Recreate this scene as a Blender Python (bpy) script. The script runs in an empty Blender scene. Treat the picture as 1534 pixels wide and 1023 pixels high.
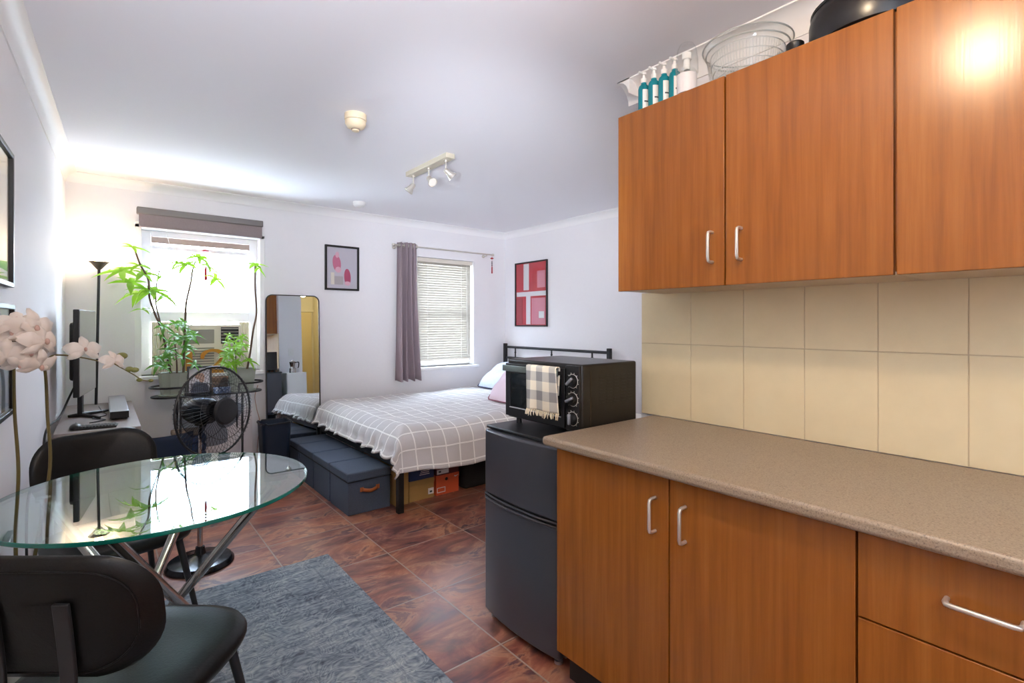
import bpy, bmesh, math, random
from mathutils import Vector, Matrix, noise
random.seed(7)
SC = bpy.context.scene; COL = SC.collection
R = math.radians; PI = math.pi

# ------------------------------------------------------------------ materials
def lin(c):
    return tuple(((v/255)/12.92 if v/255 <= .04045 else ((v/255+.055)/1.055)**2.4) for v in c) + (1,)
class NT:
    def __init__(s, name):
        s.m = bpy.data.materials.new(name); s.m.use_nodes = True
        s.t = s.m.node_tree; s.t.nodes.clear()
        s.out = s.n('ShaderNodeOutputMaterial')
    def n(s, typ, **kw):
        nd = s.t.nodes.new(typ)
        for k, v in kw.items(): setattr(nd, k, v)
        return nd
    def l(s, a, b): s.t.links.new(a, b)
    def val(s, sock, v):
        if hasattr(v, 'links') or hasattr(v, 'is_output'): s.l(v, sock)
        else: sock.default_value = v
    def math(s, op, a, b=0.0, c=None):
        nd = s.n('ShaderNodeMath', operation=op); s.val(nd.inputs[0], a); s.val(nd.inputs[1], b)
        if c is not None: s.val(nd.inputs[2], c)
        return nd.outputs[0]
    def coord(s, kind='Object', scale=(1,1,1), loc=(0,0,0), rot=(0,0,0)):
        tc = s.n('ShaderNodeTexCoord'); mp = s.n('ShaderNodeMapping'); s.l(tc.outputs[kind], mp.inputs[0])
        mp.inputs['Scale'].default_value = scale; mp.inputs['Location'].default_value = loc; mp.inputs['Rotation'].default_value = rot
        return mp.outputs[0]
    def noise(s, vec, scale, detail=4, rough=.55, dist=0):
        nd = s.n('ShaderNodeTexNoise'); s.l(vec, nd.inputs['Vector']); nd.inputs['Scale'].default_value = scale
        nd.inputs['Detail'].default_value = detail; nd.inputs['Roughness'].default_value = rough; nd.inputs['Distortion'].default_value = dist
        return nd.outputs['Fac']
    def ramp(s, fac, stops, interp='LINEAR'):
        nd = s.n('ShaderNodeValToRGB'); s.l(fac, nd.inputs[0]); cr = nd.color_ramp; cr.interpolation = interp
        while len(cr.elements) < len(stops): cr.elements.new(.5)
        for e, (p, c) in zip(cr.elements, stops): e.position = p; e.color = lin(c) if len(c) == 3 else c
        return nd.outputs[0]
    def mix(s, fac, a, b):
        nd = s.n('ShaderNodeMix', data_type='RGBA'); s.val(nd.inputs[0], fac); s.val(nd.inputs[6], a); s.val(nd.inputs[7], b)
        return nd.outputs[2]
    def bump(s, h, strength=.2, dist=.01):
        nd = s.n('ShaderNodeBump'); s.l(h, nd.inputs['Height']); nd.inputs['Strength'].default_value = strength; nd.inputs['Distance'].default_value = dist
        return nd.outputs[0]
    def bsdf(s, color, rough=.5, metal=0, normal=None, **kw):
        b = s.n('ShaderNodeBsdfPrincipled'); s.val(b.inputs['Base Color'], color); s.val(b.inputs['Roughness'], rough); s.val(b.inputs['Metallic'], metal)
        if normal is not None: s.l(normal, b.inputs['Normal'])
        for k, v in kw.items(): s.val(b.inputs[k.replace('_', ' ')], v)
        s.l(b.outputs[0], s.out.inputs[0]); return b
MATS = {}
def mat(name, c, rough=.5, metal=0, grain=0, gscale=60, **kw):
    if name in MATS: return MATS[name]
    t = NT(name); col = lin(c); nrm = None
    if grain:
        v = t.coord(); f = t.noise(v, gscale, 3)
        col = t.mix(f, lin([x*(1-grain) for x in c]), lin([min(255, x*(1+grain)) for x in c])); nrm = t.bump(f, .15, .004)
    t.bsdf(col, rough, metal, nrm, **kw); MATS[name] = t.m; return t.m

def m_wood(name, a, b, c2):
    t = NT(name); v = t.coord(scale=(16, 16, .7)); f = t.noise(v, 2.2, 6, .6, .3)
    v2 = t.coord(scale=(120, 120, 3)); g = t.noise(v2, 1.5, 3, .6)
    col = t.ramp(f, [(.3, a), (.5, b), (.72, c2)])
    col = t.mix(t.math('MULTIPLY', g, .35), col, lin([x*.72 for x in b]))
    t.bsdf(col, .24, 0, t.bump(g, .05, .002), Specular_IOR_Level=.45); MATS[name] = t.m; return t.m
def m_floor():
    t = NT('slate_look_floor_tile')
    PX, PY, X0, Y0 = .53, .545, 1.31, 2.232
    tc = t.n('ShaderNodeTexCoord'); sp = t.n('ShaderNodeSeparateXYZ'); t.l(tc.outputs['Object'], sp.inputs[0])
    gx = t.math('DIVIDE', t.math('SUBTRACT', sp.outputs[0], X0-PX*20), PX); gy = t.math('DIVIDE', t.math('SUBTRACT', sp.outputs[1], Y0-PY*20), PY)
    fx = t.math('FRACT', gx); fy = t.math('FRACT', gy)
    ex = t.math('MULTIPLY', t.math('MINIMUM', fx, t.math('SUBTRACT', 1.0, fx)), PX); ey = t.math('MULTIPLY', t.math('MINIMUM', fy, t.math('SUBTRACT', 1.0, fy)), PY)
    e = t.math('MINIMUM', ex, ey); grout = t.math('LESS_THAN', e, .0036)
    cb = t.n('ShaderNodeCombineXYZ'); t.l(t.math('FLOOR', gx), cb.inputs[0]); t.l(t.math('FLOOR', gy), cb.inputs[1])
    wn = t.n('ShaderNodeTexWhiteNoise'); t.l(cb.outputs[0], wn.inputs[0])
    sc = t.n('ShaderNodeVectorMath', operation='SCALE'); t.l(wn.outputs['Color'], sc.inputs[0]); sc.inputs['Scale'].default_value = 9
    ad = t.n('ShaderNodeVectorMath', operation='ADD'); t.l(tc.outputs['Object'], ad.inputs[0]); t.l(sc.outputs[0], ad.inputs[1])
    mp = t.n('ShaderNodeMapping'); t.l(ad.outputs[0], mp.inputs[0]); mp.inputs['Rotation'].default_value = (0, 0, R(-35)); mp.inputs['Scale'].default_value = (1, 1.9, 1)
    big = t.noise(mp.outputs[0], .95, 7, .55, 1.1); fine = t.noise(mp.outputs[0], 2.6, 8, .6, 1.6); patch = t.noise(ad.outputs[0], 2.2, 3, .5)
    c1 = t.ramp(big, [(.34, (48, 38, 46)), (.42, (96, 66, 70)), (.47, (142, 78, 58)), (.53, (170, 112, 80)), (.58, (92, 64, 72)), (.66, (66, 52, 62)), (.72, (150, 112, 88))])
    c2 = t.ramp(fine, [(.36, (40, 30, 40)), (.45, (136, 72, 58)), (.52, (176, 110, 82)), (.56, (206, 152, 112)), (.61, (78, 54, 72)), (.68, (132, 96, 92))])
    c1 = t.mix(t.ramp(patch, [(.4, (0, 0, 0)), (.6, (255, 255, 255))]), c1, lin((84, 66, 78)))
    c1 = t.mix(.5, c1, t.ramp(big, [(.36, (56, 44, 52)), (.48, (150, 84, 62)), (.56, (176, 122, 90)), (.68, (78, 58, 68))]))
    col = t.mix(.42, c1, c2); col = t.mix(grout, col, lin((156, 140, 126)))
    h = t.math('ADD', t.math('MULTIPLY', t.math('MINIMUM', e, .006), 60.0), t.math('MULTIPLY', fine, .35))
    t.bsdf(col, t.math('ADD', .24, t.math('MULTIPLY', fine, .16)), 0, t.bump(h, .22, .006), Specular_IOR_Level=.6); return t.m
def m_counter():
    t = NT('speckled_laminate'); v = t.coord(); f = t.noise(v, 260, 3, .7); g = t.noise(v, 110, 2, .6)
    c = t.ramp(f, [(.33, (84, 70, 58)), (.45, (144, 126, 106)), (.6, (154, 137, 117)), (.72, (178, 163, 144))])
    c = t.mix(t.math('MULTIPLY', g, .4), c, lin((138, 120, 100))); t.bsdf(c, .38); return t.m
def m_rug():
    t = NT('faded_blue_grey_rug'); v = t.coord()
    warp = t.n('ShaderNodeTexNoise'); t.l(v, warp.inputs['Vector']); warp.inputs['Scale'].default_value = 5
    sc = t.n('ShaderNodeVectorMath', operation='SCALE'); t.l(warp.outputs['Color'], sc.inputs[0]); sc.inputs['Scale'].default_value = .16
    ad = t.n('ShaderNodeVectorMath', operation='ADD'); t.l(v, ad.inputs[0]); t.l(sc.outputs[0], ad.inputs[1])
    vo = t.n('ShaderNodeTexVoronoi', feature='F1'); t.l(ad.outputs[0], vo.inputs['Vector']); vo.inputs['Scale'].default_value = 7
    ring = t.math('SINE', t.math('MULTIPLY', vo.outputs[0], 46.0))
    curl = t.math('SINE', t.math('MULTIPLY', t.noise(ad.outputs[0], 11, 2, .5, .9), 58.0))
    f1 = t.noise(v, 2.6, 5, .65); f2 = t.noise(t.coord(scale=(1.2, 6, 1)), 6, 6, .75); wear = t.noise(v, 4.5, 4, .6)
    pat = t.math('MULTIPLY', t.math('ADD', t.math('MULTIPLY', ring, .5), curl), t.math('MULTIPLY', wear, .10))
    a = t.math('ADD', pat, t.math('ADD', t.math('MULTIPLY', f1, .45), t.math('MULTIPLY', f2, .75)))
    c = t.ramp(a, [(.40, (70, 76, 88)), (.52, (104, 112, 123)), (.64, (136, 144, 151)), (.8, (172, 176, 177))])
    tc = t.n('ShaderNodeTexCoord'); sp = t.n('ShaderNodeSeparateXYZ'); t.l(tc.outputs['Object'], sp.inputs[0])
    ex = t.math('SUBTRACT', .652, t.math('ABSOLUTE', sp.outputs[0])); ey = t.math('SUBTRACT', 1.04, t.math('ABSOLUTE', sp.outputs[1])); e = t.math('MINIMUM', ex, ey)
    band = t.math('MULTIPLY', t.math('LESS_THAN', t.math('ABSOLUTE', t.math('SUBTRACT', e, .12)), .005), .3)
    c = t.mix(band, c, lin((80, 90, 104)))
    t.bsdf(c, .95, 0, t.bump(t.noise(v, 300, 2), .5, .004), Specular_IOR_Level=.1); return t.m
def m_check(name, base, line, step, w):
    t = NT(name); tc = t.n('ShaderNodeTexCoord'); sp = t.n('ShaderNodeSeparateXYZ'); t.l(tc.outputs['UV'], sp.inputs[0])
    def ln(o):
        f = t.math('FRACT', t.math('DIVIDE', o, step)); return t.math('LESS_THAN', t.math('ABSOLUTE', t.math('SUBTRACT', f, .5)), w/step/2)
    k = t.math('MAXIMUM', ln(sp.outputs[0]), ln(sp.outputs[1]))
    v = t.coord('UV'); f = t.noise(v, 300, 2); g = t.noise(v, 5, 4, .6)
    c = t.mix(k, lin(base), lin(line)); t.bsdf(c, .9, 0, t.bump(t.math('ADD', t.math('MULTIPLY', f, .1), g), .25, .02), Specular_IOR_Level=.15); return t.m
def m_gingham():
    t = NT('checked_tea_towel'); tc = t.n('ShaderNodeTexCoord'); sp = t.n('ShaderNodeSeparateXYZ'); t.l(tc.outputs['UV'], sp.inputs[0])
    fx = t.math('LESS_THAN', t.math('FRACT', t.math('DIVIDE', sp.outputs[0], .082)), .5); fy = t.math('LESS_THAN', t.math('FRACT', t.math('DIVIDE', sp.outputs[1], .082)), .5)
    c = t.ramp(t.math('MULTIPLY', t.math('ADD', fx, fy), .5), [(0, (222, 212, 190)), (.4, (180, 175, 164)), (.9, (134, 132, 130))], 'CONSTANT')
    t.bsdf(c, .95, Specular_IOR_Level=.1); return t.m
def m_glass(name, tint=(1, 1, 1, 1), ior=1.45, rough=0.0, mirror=1.0):
    t = NT(name); fr = t.n('ShaderNodeFresnel'); ge = t.n('ShaderNodeNewGeometry')
    t.l(t.math('ADD', ior, t.math('MULTIPLY', ge.outputs['Backfacing'], 1/ior-ior)), fr.inputs[0])   # same reflectance from both sides of the sheet
    tr = t.n('ShaderNodeBsdfTransparent'); tr.inputs[0].default_value = tint
    gl = t.n('ShaderNodeBsdfGlossy'); gl.inputs['Roughness'].default_value = rough
    mx = t.n('ShaderNodeMixShader'); t.l(t.math('MINIMUM', t.math('MULTIPLY', fr.outputs[0], mirror), 1.0), mx.inputs[0]); t.l(tr.outputs[0], mx.inputs[1]); t.l(gl.outputs[0], mx.inputs[2])
    t.l(mx.outputs[0], t.out.inputs[0]); MATS[name] = t.m; return t.m
def m_trans(name, c, tcol, f=.5, rough=.6, spec=.3, var=0):
    t = NT(name); b = t.n('ShaderNodeBsdfPrincipled'); b.inputs['Roughness'].default_value = rough; b.inputs['Specular IOR Level'].default_value = spec
    if var:
        v = t.coord(); nz = t.noise(v, 9, 3); t.l(t.mix(nz, lin([x*(1-var) for x in c]), lin([min(255, x*(1+var)) for x in c])), b.inputs['Base Color'])
    else: b.inputs['Base Color'].default_value = lin(c)
    tl = t.n('ShaderNodeBsdfTranslucent'); tl.inputs[0].default_value = lin(tcol); mx = t.n('ShaderNodeMixShader'); mx.inputs[0].default_value = f
    t.l(b.outputs[0], mx.inputs[1]); t.l(tl.outputs[0], mx.inputs[2]); t.l(mx.outputs[0], t.out.inputs[0]); MATS[name] = t.m; return t.m
def m_emit(name, c, s):
    t = NT(name); e = t.n('ShaderNodeEmission'); e.inputs[0].default_value = lin(c); e.inputs[1].default_value = s; t.l(e.outputs[0], t.out.inputs[0]); return t.m

WALL = mat('white_wall_paint', (236, 234, 236), .7, grain=.006, gscale=30)
CEIL = mat('ceiling_paint', (244, 243, 247), .8)
TRIMW = mat('white_gloss_trim', (242, 241, 241), .45)
CREAMP = mat('cream_hall_paint', (238, 230, 198), .6)
WOOD = m_wood('beech_laminate', (132, 74, 26), (148, 87, 31), (160, 99, 40))
WOODE = mat('cabinet_edge_dark', (88, 34, 16), .5)
CARC = mat('cabinet_underside_laminate', (196, 176, 150), .5)
KICK = mat('kickboard_dark', (30, 24, 20), .6)
FLOOR = m_floor(); COUNTER = m_counter(); RUG = m_rug()
TILE = mat('cream_wall_tile', (224, 208, 170), .25, grain=.03, gscale=9)
GROUT = mat('tile_grout', (196, 178, 148), .9)
NICKEL = mat('brushed_nickel', (214, 208, 198), .38, .75)
CHROME = mat('polished_chrome', (190, 186, 182), .12, 1)
BLACK = mat('black_plastic', (16, 16, 18), .4)
BLACKM = mat('black_powder_coated_metal', (22, 23, 26), .45)
FRIDGE = mat('fridge_charcoal_film', (74, 76, 84), .28, .3)
OVENB = mat('oven_black_enamel', (20, 17, 15), .35)
LEATHER = mat('black_leatherette', (9, 9, 9), .40, grain=.25, gscale=160, Specular_IOR_Level=.28)
SLATE = mat('slate_blue_linen', (68, 78, 94), .9, grain=.16, gscale=220)
SLATED = mat('slate_blue_trim', (22, 27, 36), .9)
TAN = mat('tan_leather', (168, 92, 40), .5)
NAVY = mat('navy_plastic', (16, 32, 52), .45)
NAVYF = mat('navy_velvet', (15, 30, 52), .9, grain=.1)
DUVET = m_check('grey_windowpane_check_cotton', (208, 204, 204), (252, 250, 248), .125, .010)
WHITEC = mat('white_cotton', (228, 230, 238), .9)
PILB = mat('pale_blue_print_cotton', (206, 216, 234), .9, grain=.08, gscale=26)
PILP = mat('pale_pink_cotton', (236, 214, 224), .9)
CURT = m_trans('grey_curtain_cloth', (164, 148, 154), (150, 136, 140), .12, .9, .1)
ROLL = mat('taupe_roller_fabric', (136, 122, 122), .85, grain=.05, gscale=120)
CASS = mat('grey_blind_cassette', (118, 112, 110), .5)
SLATM = mat('blind_rail_cream', (222, 214, 200), .5)
SLATB = m_trans('blind_slat_cream', (176, 170, 160), (230, 226, 216), .005, .6)
PANE = m_glass('window_glass', (.97, .98, .98, 1))
TGLASS = m_glass('table_glass', (.80, .90, .87, 1), 1.55, 0, 1.6)
TEDGE = mat('green_glass_edge', (16, 104, 92), .12, Specular_IOR_Level=.8)
MIRR = mat('silvered_mirror', (226, 232, 236), .01, 1)
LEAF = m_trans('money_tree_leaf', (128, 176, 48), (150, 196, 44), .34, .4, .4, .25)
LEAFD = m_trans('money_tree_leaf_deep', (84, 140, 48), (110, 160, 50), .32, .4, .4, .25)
STEMM = mat('brown_plant_stem', (96, 74, 58), .8)
OSTEM = mat('orchid_stem_green', (98, 84, 40), .5)
PETAL = m_trans('orchid_petal', (224, 214, 205), (226, 216, 206), .2, .7, .1, .05)
BUD = mat('orchid_bud_green', (124, 124, 66), .5)
POT = mat('sage_glazed_pot', (152, 160, 146), .4)
SOIL = mat('potting_soil', (52, 40, 30), .95)
GOLD = mat('gold_painted_wood', (196, 136, 40), .4, .3)
FRAMEB = mat('black_picture_frame', (20, 18, 20), .4)
PAPER = mat('paper_white', (226, 220, 222), .7)
DESKM = mat('grey_wood_desk', (132, 122, 118), .45, grain=.1, gscale=30)
DESKD = mat('dark_drawer_front', (44, 46, 52), .5)
SILVER = mat('silver_aluminium', (176, 178, 186), .3, .8)
IVORY = mat('aged_ivory_plastic', (226, 208, 176), .5)
WPLAST = mat('white_plastic', (232, 232, 230), .45)
ACM = mat('cream_air_conditioner_plastic', (226, 218, 198), .5)
ACG = mat('air_conditioner_grille', (150, 146, 136), .6)
TURQ = m_trans('turquoise_bottle_plastic', (30, 150, 166), (40, 170, 180), .35, .2, .5)
CLEAR = m_glass('clear_plastic', (.985, .99, .99, 1), 1.4, .03, .7)
RED = mat('red_ornament_thread', (176, 34, 44), .7)
CARD = mat('kraft_cardboard', (168, 130, 74), .85)
CARDB = mat('blue_box_card', (34, 52, 96), .6)
CARDR = mat('maroon_box_card', (96, 34, 40), .6)
CARDO = mat('orange_box_card', (214, 88, 46), .6)

# ------------------------------------------------------------------ mesh builder
class MB:
    def __init__(s): s.v = []; s.f = []; s.uv = {}
    def add(s, vs, fs):
        b = len(s.v); s.v += [Vector(p) for p in vs]; s.f += [tuple(b+i for i in f) for f in fs]; return b
    def box(s, x0, x1, y0, y1, z0, z1):
        s.add([(x0,y0,z0),(x1,y0,z0),(x1,y1,z0),(x0,y1,z0),(x0,y0,z1),(x1,y0,z1),(x1,y1,z1),(x0,y1,z1)],
              [(0,3,2,1),(4,5,6,7),(0,1,5,4),(1,2,6,5),(2,3,7,6),(3,0,4,7)]); return s
    def cbox(s, c, sz, M=None):
        M = M or Matrix(); c = Vector(c); i = len(s.v); h = [x/2 for x in sz]
        s.box(-h[0], h[0], -h[1], h[1], -h[2], h[2])
        for k in range(i, len(s.v)): s.v[k] = (M @ s.v[k]) + c
        return s
    def tube(s, pts, r, n=10, closed=False, cap=True):
        P = [Vector(p) for p in pts]; m = len(P); rs = r if isinstance(r, (list, tuple)) else [r]*m
        up = None; rings = []
        for i, p in enumerate(P):
            if closed: t = P[(i+1) % m]-P[i-1]
            else: t = P[min(i+1, m-1)]-P[max(i-1, 0)]
            t.normalize()
            if up is None:
                up = t.orthogonal().normalized()
            else:
                up = (up - t*up.dot(t))
                up = up.normalized() if up.length > 1e-6 else t.orthogonal().normalized()
            w = t.cross(up); rings.append([p + (up*math.cos(2*PI*k/n) + w*math.sin(2*PI*k/n))*rs[i] for k in range(n)])
        b = len(s.v); s.v += [q for rg in rings for q in rg]
        for i in range(m if closed else m-1):
            a = b+i*n; c = b+((i+1) % m)*n
            off = 0
            if closed and i == m-1:
                off = min(range(n), key=lambda o: (rings[0][o]-rings[-1][0]).length)
            for k in range(n): s.f.append((a+k, a+(k+1) % n, c+(k+1+off) % n, c+(k+off) % n))
        if cap and not closed:
            s.f.append(tuple(b+k for k in reversed(range(n)))); s.f.append(tuple(b+(m-1)*n+k for k in range(n)))
        return s
    def lathe(s, prof, c=(0,0,0), n=32, M=None, sx=1, sy=1):
        M = M or Matrix(); c = Vector(c); b = len(s.v)
        for r, z in prof:
            for k in range(n): s.v.append(c + (M @ Vector((r*sx*math.cos(2*PI*k/n), r*sy*math.sin(2*PI*k/n), z))))
        for i in range(len(prof)-1):
            for k in range(n): s.f.append((b+i*n+k, b+i*n+(k+1) % n, b+(i+1)*n+(k+1) % n, b+(i+1)*n+k))
        if prof[0][0] > 1e-6: s.f.append(tuple(b+k for k in reversed(range(n))))
        if prof[-1][0] > 1e-6: s.f.append(tuple(b+(len(prof)-1)*n+k for k in range(n)))
        return s
    def prism(s, poly, a, b, fn):            # poly of 2D points; fn(p, q, depth) -> point
        n = len(poly); i = len(s.v)
        s.v += [Vector(fn(p, q, a)) for p, q in poly] + [Vector(fn(p, q, b)) for p, q in poly]
        s.f.append(tuple(i+k for k in reversed(range(n)))); s.f.append(tuple(i+n+k for k in range(n)))
        for k in range(n): s.f.append((i+k, i+(k+1) % n, i+n+(k+1) % n, i+n+k))
        return s
    def frame(s, outer, inner, a, b, fn):    # ring between two polygons with equal counts
        n = len(outer); i = len(s.v)
        for d in (a, b):
            s.v += [Vector(fn(p, q, d)) for p, q in outer] + [Vector(fn(p, q, d)) for p, q in inner]
        for k in range(n):
            j = (k+1) % n
            s.f += [(i+k, i+n+k, i+n+j, i+j), (i+2*n+k, i+2*n+j, i+3*n+j, i+3*n+k), (i+k, i+j, i+2*n+j, i+2*n+k), (i+n+k, i+3*n+k, i+3*n+j, i+n+j)]
        return s
    def grid(s, fn, nu, nv, uv=None):
        b = len(s.v)
        for i in range(nu+1):
            for j in range(nv+1):
                s.v.append(Vector(fn(i/nu, j/nv)))
                if uv: s.uv[len(s.v)-1] = uv(i/nu, j/nv)
        for i in range(nu):
            for j in range(nv):
                a = b+i*(nv+1)+j; s.f.append((a, a+nv+1, a+nv+2, a+1))
        return s
    def ball(s, c, r, n=16, m=10):
        rx, ry, rz = r if isinstance(r, (tuple, list)) else (r, r, r)
        prof = [(max(math.sin(PI*i/m), 0), -math.cos(PI*i/m)) for i in range(m+1)]
        b = len(s.v); s.lathe([(max(p, 1e-4), z) for p, z in prof], (0,0,0), n)
        for k in range(b, len(s.v)): v = s.v[k]; s.v[k] = Vector((v.x*rx+c[0], v.y*ry+c[1], v.z*rz+c[2]))
        return s
    def leaflet(s, o, d, nrm, L, w, droop=.25, seg=5):
        o = Vector(o); d = Vector(d).normalized(); nrm = Vector(nrm); sd = d.cross(nrm).normalized(); nrm = sd.cross(d).normalized(); b = len(s.v)
        for i in range(seg+1):
            t = i/seg; p = o + d*L*t - Vector((0,0,1))*droop*L*t*t; ww = w*math.sin(PI*min(1, .06+t*.94)**.8)*.5 if i < seg else 0.0005
            s.v += [p - sd*ww + nrm*ww*.35, p, p + sd*ww + nrm*ww*.35]
        for i in range(seg):
            a = b+i*3; s.f += [(a, a+1, a+4, a+3), (a+1, a+2, a+5, a+4)]
        return s
    def build(s, name, m, parent=None, bevel=0, smooth=True, world=False, seg=2, solid=0, sub=0, angle=40, label=None):
        me = bpy.data.meshes.new(name); off = Vector((0,0,0))
        if world and parent is not None:
            q = parent
            while q: off += q.location; q = q.parent
        me.from_pydata([tuple(p-off) for p in s.v], [], s.f)
        if s.uv:
            l = me.uv_layers.new(name='UVMap')
            for lp in me.loops: l.data[lp.index].uv = s.uv.get(lp.vertex_index, (0, 0))
        me.validate()
        bm = bmesh.new(); bm.from_mesh(me); bmesh.ops.recalc_face_normals(bm, faces=bm.faces); bm.to_mesh(me); bm.free()
        me.materials.append(m)
        if smooth:
            for p in me.polygons: p.use_smooth = True
            me.set_sharp_from_angle(angle=R(angle))
        o = bpy.data.objects.new(name, me); COL.objects.link(o)
        if parent is not None: o.parent = parent
        if solid:
            md = o.modifiers.new('thickness', 'SOLIDIFY'); md.thickness = solid; md.offset = 0
        if bevel:
            md = o.modifiers.new('edge', 'BEVEL'); md.width = bevel; md.segments = seg; md.limit_method = 'ANGLE'; md.angle_limit = R(38)
        if sub:
            md = o.modifiers.new('smooth', 'SUBSURF'); md.levels = sub; md.render_levels = sub
        if label: o['label'] = label
        return o
def thing(name, label, cat, loc=(0,0,0), rz=0, group=None):
    o = bpy.data.objects.new(name, None); COL.objects.link(o); o.empty_display_size = .1
    o.location = loc; o.rotation_euler = (0, 0, rz); tag(o, label, cat, group); return o
def tag(o, label, cat, group=None, kind=None):
    if label: o['label'] = label
    if cat: o['category'] = cat
    if group: o['group'] = group
    if kind: o['kind'] = kind
    return o
def struct(o): o['kind'] = 'structure'; return o
def dup(root, loc, rz=None, label=None):
    r = root.copy(); COL.objects.link(r); r.location = loc
    if rz is not None: r.rotation_euler = (0, 0, rz)
    if label: r['label'] = label
    for ch in list(root.children):
        c = ch.copy(); COL.objects.link(c); c.parent = r
        for g in list(ch.children):
            d = g.copy(); COL.objects.link(d); d.parent = c
    return r
def rrect(w, h, r, n=6):
    pts = []
    for cx, cy, a in ((w/2-r, h/2-r, 0), (-w/2+r, h/2-r, 90), (-w/2+r, -h/2+r, 180), (w/2-r, -h/2+r, 270)):
        for k in range(n+1): t = R(a+90*k/n); pts.append((cx+r*math.cos(t), cy+r*math.sin(t)))
    return pts
def spline(pts, n=6):
    P = [Vector(p) for p in pts]; out = []
    for i in range(len(P)-1):
        a, b, c, d = P[max(i-1, 0)], P[i], P[i+1], P[min(i+2, len(P)-1)]
        for k in range(n):
            t = k/n; out.append(.5*((2*b)+(c-a)*t+(2*a-5*b+4*c-d)*t*t+(3*b-a-3*c+d)*t**3))
    return out+[P[-1]]
def align(d):                                    # matrix turning +Z to d
    return Vector((0,0,1)).rotation_difference(Vector(d).normalized()).to_matrix().to_4x4()

# ------------------------------------------------------------------ room shell
CH = 2.50; YB = 5.07; XR = 4.01; XK = 1.986; YK = 1.47
def xl(y): return -.358+.0276*y                  # the left wall is slightly out of square
struct(MB().box(-1.6, 5.2, -2.6, 5.5, -.12, 0).build('floor', FLOOR, smooth=False))
struct(MB().box(-1.6, 5.2, -2.6, 5.5, CH, CH+.12).build('ceiling', CEIL, smooth=False))
W1 = (.246, 1.124, .93, 2.135); W2 = (2.747, 3.521, .86, 2.112)
b = MB(); T0, T1 = YB, YB+.24
for x0, x1, z0, z1 in ((-.6, W1[0], 0, CH), (W1[0], W1[1], 0, W1[2]), (W1[0], W1[1], W1[3], CH), (W1[1], W2[0], 0, CH), (W2[0], W2[1], 0, W2[2]), (W2[0], W2[1], W2[3], CH), (W2[1], XR+.3, 0, CH)):
    b.box(x0, x1, T0, T1, z0, z1)
struct(b.build('wall_back', WALL, smooth=False))
b = MB(); ya, yb = -2.4, YB+.02
b.add([(xl(ya), ya, 0), (xl(yb), yb, 0), (xl(yb)-.2, yb, 0), (xl(ya)-.2, ya, 0), (xl(ya), ya, CH), (xl(yb), yb, CH), (xl(yb)-.2, yb, CH), (xl(ya)-.2, ya, CH)],
      [(0,3,2,1),(4,5,6,7),(0,1,5,4),(1,2,6,5),(2,3,7,6),(3,0,4,7)])
struct(b.build('wall_left', WALL, smooth=False))
struct(MB().box(XR, XR+.2, -.8, YB, 0, CH).build('wall_right', WALL, smooth=False))
b = MB().box(XK, XK+.13, -2.4, YK, 0, CH).box(XK+.13, 2.33, YK-.13, YK, 0, CH).box(3.05, XR, YK-.13, YK, 0, CH).box(2.33, 3.05, YK-.13, YK, 2.32, CH)
struct(b.build('wall_kitchen', WALL, smooth=False))
b = MB().box(2.116, 2.13, -.6, YK-.13, 0, CH).box(3.05, 3.07, -.6, YK-.13, 0, CH).box(2.116, 3.07, -.62, -.6, 0, CH)
struct(b.build('wall_hallway', CREAMP, smooth=False))
b = MB().box(-.6, 2.1, -2.4, -2.25, 0, CH)                 # wall behind the camera
struct(b.build('wall_near', WALL, smooth=False))
def cornice(name, p0, p1, inx, iny, s=.072):
    prof = [(0, s), (.006, s)] + [(s*(1-math.cos(R(a)))*.92+.006, s*(1-math.sin(R(a)))*.92+.006) for a in (15, 35, 55, 75)] + [(s, .006), (s, 0), (0, 0)]
    b = MB(); n = len(prof)
    for p in (p0, p1):
        for d, h in prof: b.v.append(Vector((p[0]+inx*d, p[1]+iny*d, CH-h)))
    for k in range(n): b.f.append((k, (k+1) % n, n+(k+1) % n, n+k))
    b.f += [tuple(range(n)), tuple(range(2*n-1, n-1, -1))]
    struct(b.build(name, TRIMW, angle=25))
cornice('trim_1', (xl(YB), YB), (XR, YB), 0, -1)
cornice('trim_2', (xl(-2.2), -2.2), (xl(YB), YB), 1, 0)
cornice('trim_3', (XR, YK), (XR, YB), -1, 0)
cornice('trim_4', (XK, -2.2), (XK, YK+.07), -1, 0, .09)
cornice('trim_5', (XK-.09, YK), (XR, YK), 0, 1)
# door and light switch at the end of the hallway
dr = struct(MB().box(2.55, 3.0, -.598, -.56, 0, 2.05).build('door_1', mat('hall_door_paint', (234, 216, 160), .5), bevel=.003))
MB().lathe([(.012, 0), (.012, .03), (.026, .04), (.026, .06), (.01, .07)], (2.6, -.56, 1.0), 16, align((0,1,0))).build('door_knob', NICKEL, dr)
struct(MB().box(2.5, 2.55, -.6, -.55, 0, 2.1).box(2.5, 3.05, -.6, -.55, 2.055, 2.1).build('trim_6', CREAMP, smooth=False))

# splashback: ceramic tiles 0.224 wide x 0.33 high
b = MB(); cols = [1.461, 1.204, .973, .749, .526, .303, .08, -.143, -.366, -.589, -.812]
rows = [(.937, 1.2645), (1.2675, 1.5)]
for a, c in zip(cols, cols[1:]):
    for z0, z1 in rows: b.box(XK-.011, XK-.002, c+.0012, a-.0012, z0, z1)
tl = struct(b.build('wall_splashback', TILE, bevel=.0015, smooth=False))
g = MB().box(XK-.0085, XK, -.85, 1.461, .937, 1.5).build('tile_grout', GROUT, tl, smooth=False)

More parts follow.
